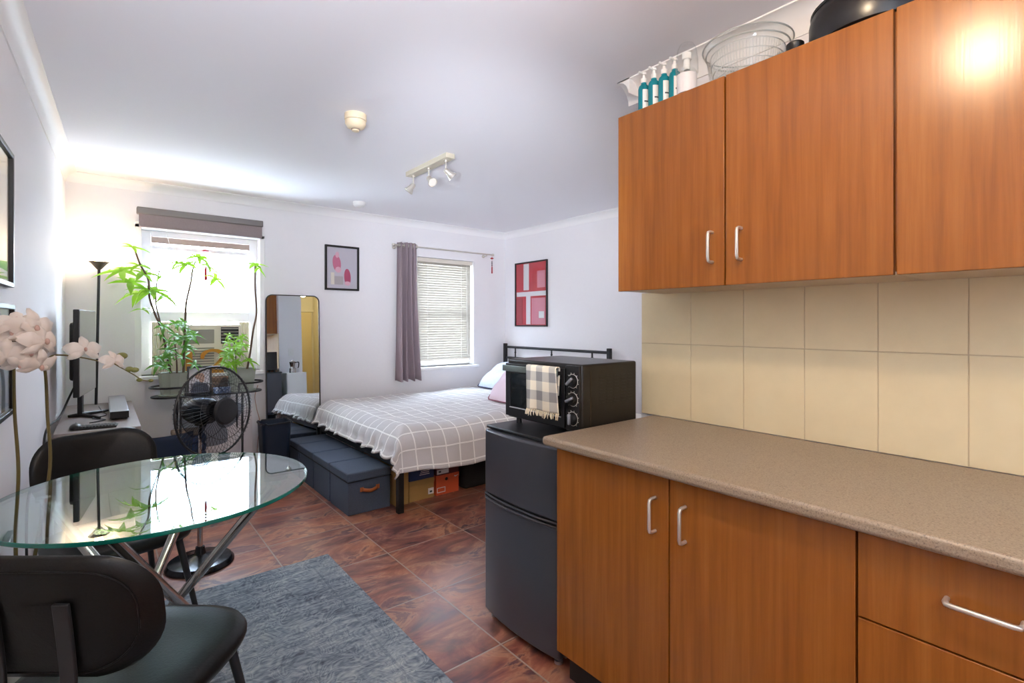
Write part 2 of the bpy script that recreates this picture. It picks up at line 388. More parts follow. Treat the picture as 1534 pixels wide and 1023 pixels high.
# ------------------------------------------------------------------ windows
def window(idx, W, glass_z, rails, dep=.1):
    x0, x1, z0, z1 = W; y = YB+dep
    w = MB()
    w.box(x0, x0+.07, y, y+.06, z0, z1).box(x1-.07, x1, y, y+.06, z0, z1).box(x0+.07, x1-.07, y, y+.06, z0, z0+.06).box(x0+.07, x1-.07, y, y+.06, z1-.05, z1)
    for a, c in rails: w.box(x0+.07, x1-.07, y-.01, y+.05, a, c)
    o = struct(w.build('window_%d' % idx, TRIMW, bevel=.004, smooth=False))
    MB().box(x0+.07, x1-.07, y+.03, y+.034, glass_z[0], glass_z[1]).build('window_pane', PANE, o, smooth=False)
    MB().box(x0-.02, x1+.02, YB-.085, y+.06, z0-.03, z0).build('window_sill', TRIMW, o, bevel=.004)
    return o
w1 = window(1, W1, (1.457, 2.085), [(1.372, 1.457), (1.98, 2.012)])
MB().box(W1[0]+.07, W1[1]-.07, YB+.08, YB+.1, 2.032, 2.082).build('window_blind_slat', mat('tan_blind_slat', (170, 150, 138), .7), w1)
a = MB().box(W1[0]-.045, W1[0], YB-.012, YB, W1[2]-.03, W1[3]+.03).box(W1[1], W1[1]+.04, YB-.012, YB, W1[2]-.03, W1[3]+.03).box(W1[0]-.045, W1[1]+.04, YB-.012, YB, W1[3], W1[3]+.05)
a.build('window_architrave', TRIMW, w1, bevel=.003)
window(2, W2, (.92, 2.06), [(1.47, 1.51)])

# pale neighbouring house wall and eave seen through the first window
b = MB().box(-3, 6, 9.0, 9.2, -1, 1.62).box(-3.2, 6.2, 8.6, 9.3, 1.62, 1.70)
struct(b.build('backdrop_wall', mat('pale_render', (236, 234, 228), .8), smooth=False))

# roller blind
t = thing('roller_blind', 'taupe roller blind drawn up under a grey cassette over the plant window', 'blind', (.676, YB-.012, 2.14))
MB().box(.212, 1.139, YB-.075, YB-.012, 2.236, 2.292).build('cassette', CASS, t, bevel=.008, world=True)
MB().box(.226, 1.13, YB-.066, YB-.06, 2.14, 2.24).build('blind_fabric', ROLL, t, world=True)
MB().box(.226, 1.13, YB-.07, YB-.056, 2.132, 2.146).build('bottom_bar', ROLL, t, bevel=.003, world=True)
cd = spline([(.40, YB-.05, 2.14), (.43, YB-.05, 2.0), (.405, YB-.05, 1.92), (.385, YB-.05, 1.84)])
MB().tube(cd, .0018, 6).build('pull_cord', WPLAST, t, world=True)

# venetian blind
t = thing('venetian_blind', 'cream venetian blind lowered over the window beside the bed', 'blind', (3.13, YB+.04, .92))
MB().box(2.76, 3.51, YB+.02, YB+.065, 2.062, 2.108).build('headrail', SLATM, t, bevel=.003, world=True)
b = MB(); z = 2.05; k = 0
while z > .955:
    tilt = R(60)
    Mx = Matrix.Rotation(tilt, 4, 'X')
    b.cbox((3.13, YB+.042, z), (.735, .034, .0012), Mx); z -= .028
b.build('slats', SLATB, t, world=True, smooth=False)
MB().box(2.765, 3.495, YB+.028, YB+.056, .925, .945).build('bottom_rail', SLATM, t, bevel=.003, world=True)
b = MB()
for x in (2.9, 3.36): b.tube([(x, YB+.03, 2.06), (x, YB+.03, .94)], .0012, 5)
b.build('ladder_cord', WPLAST, t, world=True)
MB().tube(spline([(3.43, YB+.02, 2.06), (3.435, YB+.018, 1.3), (3.44, YB+.02, 1.02), (3.45, YB+.02, .97)]), .002, 6).build('pull_cord', WPLAST, t, world=True)

# curtain rod, curtain, hanging ornaments
t = thing('curtain_rod', 'thin grey metal curtain rod above the bedside window', 'curtain rod', (3.09, YB, 2.2))
MB().tube([(2.43, YB-.08, 2.203), (3.745, YB-.08, 2.203)], .0085, 12).build('pole', NICKEL, t, world=True)
for x in (2.42, 3.75): MB().ball((x, YB-.08, 2.203), (.02, .016, .016)).build('finial', NICKEL, t, world=True)
for x in (2.46, 3.66): MB().tube([(x, YB, 2.185), (x, YB-.07, 2.185), (x, YB-.08, 2.2)], .007, 8).lathe([(.02, 0), (.02, .008)], (x, YB-.008, 2.185), 12, align((0,1,0))).build('bracket', NICKEL, t, world=True)
t = thing('curtain', 'grey mauve curtain gathered at the left end of the rod', 'curtain', (2.6, YB-.08, .73))
def cur(u, v):
    x0 = 2.47+(.0-.02)*v; x1 = 2.70+.07*v**2.5; wav = math.sin(u*PI*2*4.3+.5)
    amp = .035+.012*v; return (x0+(x1-x0)*u+.008*math.sin(u*21+v*3), YB-.082+amp*wav+.008*math.sin(v*5+u*9), 2.235-1.50*v+.01*wav*(v > .98))
MB().grid(cur, 90, 24).build('cloth', CURT, t, world=True, solid=.003, angle=180)
for k in range(5):
    b = MB(); x = 2.485+k*.053; b.tube([(x, YB-.08+.021*math.cos(a), 2.203+.021*math.sin(a)) for a in [2*PI*i/14 for i in range(14)]], .0035, 6, closed=True)
    b.build('eyelet', NICKEL, t, world=True)
def tassel(name, x, y, z, lab, s=1.0):
    t = thing(name, lab, 'ornament', (x, y, z-.2*s))
    MB().tube([(x, y, z), (x, y, z-.2*s)], .0016, 6).build('cord', RED, t, world=True)
    MB().lathe([(.001, .012*s), (.02*s, .002), (.022*s, -.004), (.001, -.01)], (x, y, z-.03*s), 12).build('knot', RED, t, world=True)
    b = MB()
    for i, q in enumerate((.075, .095, .115)): b.ball((x, y, z-q*s), .008*s, 10, 6)
    b.build('beads', mat('dark_charm_bead', (70, 50, 62), .4), t, world=True)
    MB().lathe([(.004, 0), (.007*s, -.02*s), (.008*s, -.09*s), (.001, -.092*s)], (x, y, z-.125*s), 10).build('tassel', RED, t, world=True)
tassel('hanging_charm', 3.736, YB-.08, 2.19, 'small red knotted charm hanging from the rod end near the corner')
tassel('hanging_charm', .69, YB-.045, 2.02, 'red beaded tassel charm hanging in the bright plant window', 1.35)

# window air conditioner
t = thing('air_conditioner', 'cream box air conditioner fitted in the lower half of the plant window', 'air conditioner', (.75, YB+.05, .96))
MB().box(.52, .97, YB-.03, YB+.2, .96, 1.345).build('housing', ACM, t, bevel=.008, world=True)
MB().box(.556, .755, YB-.034, YB-.028, 1.185, 1.305).build('upper_grille', ACG, t, bevel=.002, world=True)
MB().box(.556, .755, YB-.034, YB-.028, .985, 1.15).build('lower_grille', ACG, t, bevel=.002, world=True)
b = MB()
for k in range(7): b.box(.556, .755, YB-.039, YB-.033, .995+k*.022, 1.003+k*.022)
b.build('intake_slats', ACM, t, world=True)
MB().box(.806, .945, YB-.033, YB-.028, 1.18, 1.325).build('outlet_recess', BLACK, t, world=True)
b = MB()
for k in range(5): b.cbox((.875, YB-.036, 1.2+k*.028), (.135, .014, .003), Matrix.Rotation(R(30), 4, 'X'))
b.build('outlet_louvres', ACG, t, world=True)
for nm, x0, x1 in (('accordion_panel', .318, .52), ('accordion_panel', .97, 1.052)):
    b = MB(); n = int((x1-x0)/.012)
    b.grid(lambda u, v: (x0+(x1-x0)*u, YB+.085+.008*(round(u*2*n) % 2), .93+.44*v), 2*n, 1)
    b.build(nm, ACM, t, world=True, smooth=False, solid=.002)

# ------------------------------------------------------------------ kitchen
def uhandle(b, p, q, out, r=.0052, d=.032):
    p, q, out = Vector(p), Vector(q), Vector(out); e = (q-p).normalized()
    pts = [p, p+out*(d-.012), p+out*(d-.003)+e*.003, p+out*d+e*.012, q+out*d-e*.012, q+out*(d-.003)-e*.003, q+out*(d-.012), q]
    b.tube(pts, r, 12)
HN = 'brushed metal bow handle'
def base_cab(y0, y1, lab, fronts):
    t = thing('base_cabinet', lab, 'cabinet', ((1.34+XK)/2, (y0+y1)/2, 0), 0, 'beech base cabinets under the worktop')
    MB().box(1.341, XK-.012, y0+.0005, y1-.0005, .13, .9025).build('body', WOOD, t, world=True, smooth=False)
    MB().box(1.39, XK-.012, y0+.0005, y1-.0005, 0, .13).build('kickboard', KICK, t, world=True, smooth=False)
    for nm, a, c, z0, z1, h in fronts:
        d = MB().box(1.32, 1.34, a, c, z0, z1).build(nm, WOOD, t, world=True, bevel=.0015)
        if h: hb = MB(); uhandle(hb, (1.32, h[0], h[1]), (1.32, h[2], h[3]), (-1, 0, 0)); hb.build('handle', NICKEL, d, world=True)
base_cab(.877, 1.36, 'beech base cabinet door unit next to the black fridge', [('door', .8795, 1.358, .135, .9, (.925, .722, .925, .824))])
base_cab(.392, .877, 'beech base cabinet door unit between the drawers and the narrow door', [('door', .3945, .8745, .135, .9, (.822, .722, .822, .824))])
base_cab(-.1, .392, 'beech base drawer unit with two drawer fronts at the right edge', [('drawer', -.098, .3895, .702, .9, (.235, .806, .125, .806)), ('drawer', -.098, .3895, .135, .698, None)])
t = thing('worktop', 'speckled beige brown laminate worktop running over the base cabinets', 'worktop', (1.64, .4, .905))
MB().box(1.278, XK-.011, -.6, 1.396, .903, .937).build('slab', COUNTER, t, world=True, bevel=.011, seg=4)
def wall_cab(y0, y1, lab, doors):
    t = thing('wall_cabinet', lab, 'cabinet', (1.82, (y0+y1)/2, 1.49), 0, 'beech wall cabinets above the splashback')
    MB().box(1.671, XK, y0+.0005, y1-.0005, 1.5, 2.205).build('body', WOOD, t, world=True, smooth=False)
    MB().box(1.672, XK-.001, y0+.001, y1-.001, 1.492, 1.4995).build('underside', CARC, t, world=True, smooth=False)
    for a, c, h in doors:
        d = MB().box(1.65, 1.67, a, c, 1.49, 2.206).build('door', WOOD, t, world=True, bevel=.0015)
        if h is not None: hb = MB(); uhandle(hb, (1.65, h, 1.572), (1.65, h, 1.676), (-1, 0, 0)); hb.build('handle', NICKEL, d, world=True)
wall_cab(.877, 1.337, 'beech wall cabinet above the toaster oven side, turquoise bottles on top', [(.88, 1.336, .922)])
wall_cab(.402, .877, 'beech wall cabinet in the middle, clear bowl standing on top', [(.405, .874, .82)])
wall_cab(-.1, .402, 'beech wall cabinet at the right edge with bright lamp glare on its door', [(-.098, .398, None)])

# mini fridge
t = thing('mini_fridge', 'black two door mini fridge beside the base cabinets', 'fridge', (1.65, 1.655, 0))
MB().box(1.42, 1.93, 1.412, 1.905, .03, .872).build('body', FRIDGE, t, world=True, bevel=.006)
def fdoor(z0, z1):
    b = MB(); n = 16; out = []
    for k in range(n+1):
        y = 1.414+.49*k/n; s = (k/n-.5)*2; out.append((1.385-.022*(1-s*s)-.0, y))
    poly = out + [(1.418, 1.904), (1.418, 1.414)]
    b.prism(poly, z0, z1, lambda p, q, d: (p, q, d)); return b
fdoor(.578, .868).build('freezer_door', FRIDGE, t, world=True, bevel=.008, seg=3)
fdoor(.035, .552).build('fridge_door', FRIDGE, t, world=True, bevel=.008, seg=3)
MB().box(1.385, 1.42, 1.416, 1.902, .553, .577).build('grip_recess', BLACK, t, world=True)
b = MB(); b.tube(spline([(1.385, 1.42, .573), (1.366, 1.52, .573), (1.361, 1.66, .573), (1.366, 1.8, .573), (1.385, 1.9, .573)]), .004, 8).tube(spline([(1.385, 1.42, .556), (1.366, 1.52, .556), (1.361, 1.66, .556), (1.366, 1.8, .556), (1.385, 1.9, .556)]), .004, 8)
b.build('grip_trim', mat('dark_grip_trim', (84, 86, 92), .35, .5), t, world=True)
MB().box(1.395, 1.935, 1.41, 1.908, .872, .886).build('top_panel', BLACK, t, world=True, bevel=.004)
for x in (1.42, 1.88):
    for y in (1.45, 1.87): MB().lathe([(.018, 0), (.018, .012), (.008, .014), (.008, .032)], (x, y, 0), 12).build('foot', SILVER if x < 1.5 else BLACK, t, world=True)

# toaster oven
OX, OY0, OY1, OZ0, OZ1 = 1.515, 1.412, 1.897, .912, 1.19
t = thing('toaster_oven', 'black toaster oven with three dials standing on the mini fridge', 'oven', (1.7, 1.655, .886))
MB().box(OX, 1.872, OY0, OY1, OZ0, OZ1).build('body', OVENB, t, world=True, bevel=.008, seg=3)
MB().box(OX-.012, OX, OY0+.004, OY0+.082, OZ0+.004, OZ1-.006).build('control_panel', BLACK, t, world=True, bevel=.002)
d = MB(); YD0, YD1 = OY0+.086, OY1-.004
d.frame([(YD0, OZ0+.01), (YD1, OZ0+.01), (YD1, OZ1-.02), (YD0, OZ1-.02)], [(YD0+.02, OZ0+.05), (YD1-.03, OZ0+.05), (YD1-.03, OZ1-.065), (YD0+.02, OZ1-.065)], OX-.016, OX-.002, lambda p, q, z: (z, p, q))
d = d.build('door', BLACK, t, world=True, bevel=.002)
MB().box(OX-.008, OX-.004, YD0+.018, YD1-.028, OZ0+.048, OZ1-.063).build('door_glass', mat('dark_oven_glass', (26, 30, 32), .06, Specular_IOR_Level=.7), d, world=True)
b = MB().box(OX-.046, OX-.036, YD0+.014, YD1-.012, OZ1-.054, OZ1-.026)
b.build('door_handle', mat('grey_handle_metal', (112, 120, 116), .35, .7), d, world=True, bevel=.003)
for y in (YD0+.02, YD1-.02): MB().box(OX-.040, OX-.01, y-.006, y+.006, OZ1-.048, OZ1-.032).build('handle_post', BLACK, d, world=True)
MB().tube([(OX-.014, YD0+.02, OZ0+.052), (OX-.014, YD1-.03, OZ0+.052)], .003, 8).build('wire_rack_edge', SILVER, d, world=True)
MARK = mat('dial_marking_paint', (214, 214, 208), .5)
for i, (z, rot) in enumerate(((1.121, 50), (1.046, 65), (.966, 0))):
    y = OY0+.041
    k = MB().lathe([(.024, 0), (.024, .010), (.021, .017), (.001, .018)], (OX-.012, y, z), 24, align((-1,0,0))).build('dial', BLACK, t, world=True)
    MB().cbox((OX-.034, y, z), (.012, .011, .044), Matrix.Rotation(R(rot), 4, 'X')).build('dial_pointer', SILVER, k, world=True, bevel=.003)
    b = MB(); b.tube([(OX-.0125, y+.0285*math.cos(a), z+.0285*math.sin(a)) for a in [2*PI*j/28 for j in range(28)]], .0011, 5, closed=True)
    for j in range(10):
        a = R(-50+j*31); b.tube([(OX-.0125, y+.031*math.cos(a), z+.031*math.sin(a)), (OX-.0125, y+.035*math.cos(a), z+.035*math.sin(a))], .0011, 5)
    b.build('dial_marks', MARK, k, world=True)
b = MB()
for j in range(9):
    for k in range(5): b.box(1.62+k*.047, 1.655+k*.047, OY0-.0012, OY0+.001, 1.02+j*.014, 1.024+j*.014)
b.build('vent_slots', BLACK, t, world=True, smooth=False)
MB().box(OX+.05, OX+.053, OY0-.0015, OY0+.001, OZ0+.01, OZ1-.03).build('side_seam', mat('bronze_seam', (70, 60, 48), .4, .6), t, world=True)
for x in (OX+.03, 1.84):
    for y in (OY0+.05, OY1-.05): MB().lathe([(.014, .886), (.012, OZ0)], (x, y, 0), 12).build('foot', BLACK, t, world=True)
# tea towel over the oven handle
TW = thing('tea_towel', 'grey and cream checked tea towel with fringe hanging on the oven door handle', 'towel', (OX-.06, 1.61, .95))
def tow(u, v):
    y = 1.703-.182*u + .012*v*math.sin(u*5) - .012*v; L = v*.33; zt = OZ1-.02
    if L < .115: x, z = OX-.027+.001*math.sin(u*7), zt-.115+L
    elif L < .145: a = (L-.115)/.03*PI; x, z = OX-.040+.013*math.cos(a), zt+.006*math.sin(a)
    else: x, z = OX-.053-.004*math.sin(u*11)*(L-.145)*8-.012*(L-.145), zt-(L-.145)
    return (x, y, z)
MB().grid(tow, 30, 40, lambda u, v: (u*.21, v*.33)).build('cloth', m_gingham(), TW, world=True, solid=.004, angle=180)
b = MB()
for k in range(26):
    p = Vector(tow(k/25, 1)); q = p+Vector((random.uniform(-.012, .002), random.uniform(-.008, .008), -.022-random.random()*.008)); b.tube([p, (p+q)/2+Vector((-.003, 0, 0)), q], [.0028, .0026, .0012], 5)
b.build('fringe', mat('cream_fringe', (222, 208, 180), .95), TW, world=True)

# things on top of the wall cabinets
ZC = 2.206
def spray(i, y, lab, x=1.735):
    t = thing('pump_bottle', lab, 'bottle', (x, y, ZC), 0, 'turquoise pump bottles on the wall cabinet')
    MB().lathe([(.021, 0), (.0225, .004), (.0225, .118), (.019, .13), (.011, .138), (.011, .144)], n=24).build('bottle', TURQ, t)
    b = MB(); b.grid(lambda u, v: (.0229*math.cos(R(205)+u*R(84)), .0229*math.sin(R(205)+u*R(84)), .015+.095*v), 12, 1)
    b.build('label_sticker', WPLAST, t)
    b = MB(); b.grid(lambda u, v: (.0232*math.cos(R(222)+u*R(50)), .0232*math.sin(R(222)+u*R(50)), .058+.006*v), 6, 1).build('label_print', mat('dark_print', (60, 70, 74), .6), t)
    MB().lathe([(.012, .144), (.012, .162), (.006, .164), (.006, .176), (.011, .177), (.011, .186), (.002, .188)], n=16).tube([(0,0,.181), (-.03,0,.181), (-.034,0,.176)], .0045, 8).build('pump', WPLAST, t)
ys = [1.272, 1.223, 1.175, 1.127]
for i, (y, l) in enumerate(zip(ys, ('turquoise pump bottle at the outer end of the cabinet top row', 'second turquoise pump bottle from the outer end of the row', 'third turquoise pump bottle from the outer end of the row', 'turquoise pump bottle nearest the clear domed bottle'))): spray(i, y, l)
t = thing('domed_bottle', 'clear domed bottle with white label between turquoise bottles and clear bowl', 'bottle', (1.72, 1.065, ZC))
MB().lathe([(.034, 0), (.036, .004), (.036, .10), (.030, .112)], n=28).build('bottle', CLEAR, t)
MB().lathe([(.0365, .02), (.0365, .092)], n=28).build('label_sticker', mat('pearl_label', (226, 224, 226), .5), t, solid=.0006)
MB().lathe([(.041, .10), (.041, .112), (.040, .15), (.034, .19), (.024, .21), (.001, .216)], n=28).build('dome_cap', CLEAR, t, solid=.0015)
MB().lathe([(.012, .112), (.012, .15), (.018, .152), (.018, .175), (.002, .178)], n=16).build('pump', WPLAST, t)
t = thing('salad_bowl', 'large clear ribbed plastic bowl on the middle wall cabinet', 'bowl', (1.815, .882, ZC))
pr = [(.001, .008), (.10, .008), (.112, .015), (.128, .07), (.137, .135), (.147, .148), (.150, .157), (.146, .160)]
MB().lathe(pr, n=64).build('outer_bowl', CLEAR, t, solid=.0025)
b = MB()
for rr, z in ((.150, .158), (.139, .137)): b.tube([(rr*math.cos(a), rr*math.sin(a), z) for a in [2*PI*j/64 for j in range(64)]], .0026, 6, closed=True)
b.build('rim', m_trans('cloudy_plastic', (206, 210, 210), (206, 210, 210), .5, .2), t)
b = MB()
for k in range(72):
    a = 2*PI*k/72; b.tube([(r*math.cos(a), r*math.sin(a), z) for r, z in ((.1, .02), (.114, .065), (.124, .125))], .0012, 4)
for r, z in ((.1, .02), (.114, .065), (.124, .125), (.108, .04), (.12, .095)): b.tube([(r*math.cos(a), r*math.sin(a), z) for a in [2*PI*j/48 for j in range(48)]], .0018, 5, closed=True)
b.build('colander_basket', m_trans('frosted_plastic', (224, 228, 230), (224, 228, 230), .4, .3), t)
t = thing('stock_pot', 'large black pot on top of the wall cabinets near the right', 'pot', (1.815, .492, ZC))
MB().lathe([(.15, 0), (.166, .008), (.172, .03), (.172, .085), (.166, .108), (.162, .112)], n=48).build('body', mat('black_enamel_pot', (24, 24, 26), .28), t)
MB().lathe([(.166, .112), (.168, .118), (.14, .14), (.08, .16), (.02, .168), (.001, .169)], n=48).build('lid', mat('black_enamel_pot', (24, 24, 26), .28), t)
MB().lathe([(.012, .168), (.012, .18), (.025, .185), (.025, .198), (.002, .202)], n=20).build('lid_knob', BLACK, t)
t = thing('jar_lid', 'small round black lid peeking between clear bowl and black pot', 'lid', (1.74, .688, ZC))
MB().lathe([(.022, 0), (.023, .04), (.026, .044), (.026, .056), (.022, .06), (.001, .06)], n=24).build('cap', BLACK, t)

# white cabinet with moka pot, seen in the mirror
t = thing('storage_cabinet', 'low white cabinet against the kitchen end wall, seen in the mirror', 'cabinet', (2.15, 1.66, 0))
MB().box(2.01, 2.3, 1.475, 1.85, .03, .86).build('body', WPLAST, t, world=True, bevel=.004)
MB().box(2.015, 2.295, 1.85, 1.868, .05, .85).build('door', WPLAST, t, world=True, bevel=.003)
MB().box(2.03, 2.28, 1.49, 1.84, 0, .03).build('plinth', KICK, t, world=True)
t = thing('moka_pot', 'silver moka pot on the low white cabinet, seen in the mirror', 'coffee pot', (2.13, 1.7, .86))
MB().lathe([(.05, 0), (.045, .07), (.034, .085), (.034, .095), (.045, .16), (.05, .168), (.02, .182), (.01, .2), (.001, .202)], n=8).build('body', CHROME, t, smooth=False)
MB().tube(spline([(.04, 0, .155), (.09, 0, .16), (.09, 0, .1), (.078, 0, .07)]), .008, 8).build('handle', BLACK, t)
sw = thing('light_switch', 'white light switch plate on the end wall, seen in the mirror', 'switch', (2.16, YK, 1.2))
MB().box(2.12, 2.2, YK, YK+.009, 1.13, 1.25).build('plate', WPLAST, sw, world=True, bevel=.003)
MB().box(2.15, 2.17, YK+.009, YK+.014, 1.17, 1.21).build('rocker', WPLAST, sw, world=True, bevel=.002)
hp = thing('wall_picture', 'dark red picture in the hallway, seen only in the mirror', 'picture', (2.4, -.6, 1.6))
MB().box(2.2, 2.46, -.6, -.585, 1.35, 1.8).build('canvas', mat('dark_red_canvas', (120, 30, 30), .7), hp, world=True)

# ------------------------------------------------------------------ bed
BX0, BX1, BY0, BY1 = 1.635, 3.99, 3.29, 4.955
t = thing('bed_frame', 'black metal bed frame with low slim headboard by the corner', 'bed', ((BX0+BX1)/2, (BY0+BY1)/2, 0))
for x in (BX0+.02, 2.8):
    for y in (BY0+.02, BY1-.02): MB().box(x-.022, x+.022, y-.022, y+.022, 0, .33).build('leg', BLACKM, t, world=True, bevel=.003)
b = MB()
for y in (BY0, BY1-.03): b.box(BX0, BX1-.05, y, y+.03, .32, .365)
b.box(BX0, BX0+.03, BY0, BY1, .32, .365)
for k in range(9): b.box(BX0+.2+k*.24, BX0+.23+k*.24, BY0+.03, BY1-.03, .335, .355)
b.build('rails', BLACKM, t, world=True, bevel=.002)
for y in (3.318, 5.003): MB().box(BX1-.052, BX1-.012, y-.02, y+.02, 0, 1.105).build('headboard_post', BLACKM, t, world=True, bevel=.003)
MB().tube([(BX1-.03, 3.33, 1.062), (BX1-.03, 4.99, 1.062)], .015, 12).tube([(BX1-.03, 3.33, .93), (BX1-.03, 4.99, .93)], .013, 12).build('headboard_rail', BLACKM, t, world=True)
for y in (3.549, 4.16, 4.807): MB().tube([(BX1-.03, y, 1.062), (BX1-.03, y, .93)], .009, 8).ball((BX1-.03, y, 1.0), .013, 10, 6).build('headboard_spindle', BLACKM, t, world=True)
t = thing('mattress', 'white mattress hidden under the checked duvet on the black bed', 'mattress', (2.8, 4.14, .366))
MB().box(BX0+.02, BX1-.06, BY0+.02, BY1-.02, .366, .55).build('mattress_body', WHITEC, t, world=True, bevel=.04, seg=3)
# duvet: arc-length draped sheet
DV = thing('duvet', 'grey duvet with white windowpane check spread over the bed', 'duvet', (2.7, 4.1, .58))
ZT = .60
def prof(s, drop, r):                          # s arc length from hem -> (inward offset, drop)
    L = drop-r
    if s < L: return (.03*(s/L-1)-.0, drop-s)
    a = (s-L)/r
    if a < PI/2: return (r*(1-math.cos(a)), r*(1-math.sin(a)))
    return (r+(s-L-r*PI/2), 0)
def duv(u, v):
    s = u*2.42; q = v*2.02
    ox, dx = prof(s, .19, .15); 
    oy, dy = prof(q, .30, .16)
    far = max(0, q-1.9); 
    x = BX0-.045+ox; y = BY0-.075+oy
    if y > BY1: dy += (y-BY1)*2; y = BY1+.01
    z = ZT-(dx**3+dy**3)**(1/3)
    n = noise.noise(Vector((s*2.2, q*2.2, 0)))*.02+noise.noise(Vector((s*7, q*7, 3)))*.008
    z += n*(1 if dx+dy < .02 else .5)
    z -= .035*max(0, 1-abs(q-1.9)/.4)*0
    if dx > .06:                                # puckered hem at the foot
        k = (dx-.06)/.13; x += .018*k*math.sin(q*46+2*math.sin(q*9)); z += .012*k*math.sin(q*31)
    if dy > .1:
        k = (dy-.1)/.25; y += .02*k*math.sin(s*9+1)+.01*k*math.sin(s*23); z += .02*k*math.sin(s*5.3+.6)
    return (x, y, z)
MB().grid(duv, 150, 120, lambda u, v: (u*2.42+.05, v*2.02+.03)).build('cover', DUVET, DV, world=True, solid=.012, angle=180)
def pillow(name, lab, loc, size, rot, m, trim=None, trimlab=None):
    t = thing(name, lab, 'pillow', loc); w, h, th = size
    Mx = Matrix.Rotation(R(rot[2]), 4, 'Z') @ Matrix.Rotation(R(rot[1]), 4, 'Y') @ Matrix.Rotation(R(rot[0]), 4, 'X')
    b = MB()
    for sgn in (1, -1):
        def f(u, v):
            p, q = u*2-1, v*2-1; k = (max(0, 1-abs(p)**3.2)*max(0, 1-abs(q)**3.2))**.55
            pin = 1-.06*(abs(p*q))**1.5-.05*(1-abs(q))*abs(p)**6*0
            return Mx @ Vector((p*w/2*(1-.07*(1-q*q)*abs(p)**4*-1-.07), q*h/2*(1-.07*(1-abs(p))*0), sgn*th/2*k+.004*math.sin(p*7+q*5)))
        b.grid(f, 26, 22)
    b.build('pillowcase', m, t, angle=180)
    if trim:
        pts = [Mx @ Vector((p*w/2, q*h/2, 0)) for p, q in rrect(1.99, 1.99, .12, 3)]
        MB().tube(pts, .006, 6, closed=True).build('piping', trim, t, label=trimlab)
    return t
DT = mat('navy_piping', (44, 56, 92), .8); PT = mat('dusky_pink_piping', (150, 90, 104), .8)
pillow('pillow', 'pale blue printed pillow against the headboard in the corner', (3.62, 4.53, .745), (.46, .70, .19), (0, -34, 0), PILB, DT, 'navy edge piping')
pillow('pillow', 'pale pink pillow mostly hidden behind the toaster oven', (3.06, 3.66, .77), (.42, .62, .17), (0, -46, 0), PILP, PT, 'dusky pink edge piping')

# storage boxes along the bed foot
GRP = 'slate linen boxes in a row at the bed foot'
def sbox(y0, y1, lab, front):
    t = thing('storage_box', lab, 'box', (1.5, (y0+y1)/2, 0), 0, GRP); x0, x1 = 1.335, 1.665
    MB().box(x0+.006, x1-.006, y0+.006, y1-.006, 0, .245).build('body', SLATE if not front else SLATE, t, world=True, bevel=.004)
    MB().box(x0, x1, y0+.002, y1-.002, .238, .298).build('lid', SLATE, t, world=True, bevel=.010, seg=3)
    MB().box(x0-.0015, x1+.0015, y0-.0015, y1+.0015, .234, .2385).build('lid_binding', SLATED, t, world=True)
    if not front: return
    b = MB(); pts = spline([(1.445, y0+.004, .17), (1.455, y0-.012, .168), (1.5, y0-.022, .16), (1.545, y0-.012, .168), (1.555, y0+.004, .17)], 5)
    n = len(pts); h = .0125
    b.grid(lambda u, v: pts[round(u*(n-1))]+Vector((0, 0, h*(2*v-1))), n-1, 1)
    b.build('handle', TAN, t, world=True, solid=.004, label='tan leather strap handle')
    b = MB()
    for x in (1.44, 1.56): b.box(x-.013, x+.013, y0+.002, y0+.0055, .155, .185)
    b.build('handle_patch', TAN, t, world=True)
ylist = [3.47, 3.852, 4.236, 4.62]
sbox(3.47, 3.842, 'slate blue linen storage box nearest the camera, tan strap handle in front', True)
sbox(3.853, 4.226, 'second slate blue linen storage box back from the tan handle', False)
sbox(4.237, 4.61, 'third slate blue linen storage box, before the one at the mirror', False)
sbox(4.621, 4.90, 'slate blue linen storage box at the mirror end of the row', False)

# shoe boxes and bag under the bed
def shoebox(x0, x1, y0, z0, z1, m, lab, lx=None, lc=None):
    t = thing('shoe_box', lab, 'box', ((x0+x1)/2, y0+.16, z0), 0, 'shoe boxes under the bed')
    MB().box(x0+.003, x1-.003, y0+.003, y0+.317, z0, z1-.02).build('body', m, t, world=True)
    MB().box(x0, x1, y0, y0+.32, z1-.035, z1).build('lid', m, t, world=True, bevel=.002)
    if lx:
        MB().box(lx[0], lx[1], y0-.0012, y0+.004, lx[2], lx[3]).build('label_sticker', PAPER, t, world=True)
        MB().box(lx[0]+.012, lx[0]+.034, y0-.002, y0+.004, lx[2]+.012, lx[2]+.026).build('label_print', mat('dark_print', (60, 70, 74), .6), t, world=True)
    return t
shoebox(1.80, 2.02, 3.45, 0, .155, CARD, 'kraft shoe box on the floor under the blue box', (1.965, 2.013, .03, .075))
a = shoebox(1.80, 2.02, 3.45, .156, .275, CARDB, 'dark blue shoe box stacked on the kraft one under the bed')
b = MB()
for k in range(4): b.box(1.89+.006*k, 1.975-.004*(k % 2), 3.4482, 3.452, .19+k*.014, .1945+k*.014)
b.build('box_print', PAPER, a, world=True)
a = shoebox(2.035, 2.25, 3.45, 0, .155, CARDO, 'bright orange shoe box on the floor under the bed')
b = MB().frame([(2.045, .02), (2.12, .02), (2.12, .06), (2.045, .06)], [(2.05, .025), (2.115, .025), (2.115, .055), (2.05, .055)], 3.4502, 3.454, lambda p, q, d: (p, d, q)); b.build('box_print', PAPER, a, world=True)
sw_ = [(2.2, .128), (2.215, .122), (2.243, .137), (2.218, .129), (2.207, .1335)]
MB().prism(sw_, 3.4485, 3.451, lambda p, q, d: (p, d, q)).build('box_mark', PAPER, a, world=True)
MB().lathe([(.013, 0), (.013, .003)], (2.13, 3.449, .12), 16, align((0,1,0))).build('finger_hole', BLACK, a, world=True)
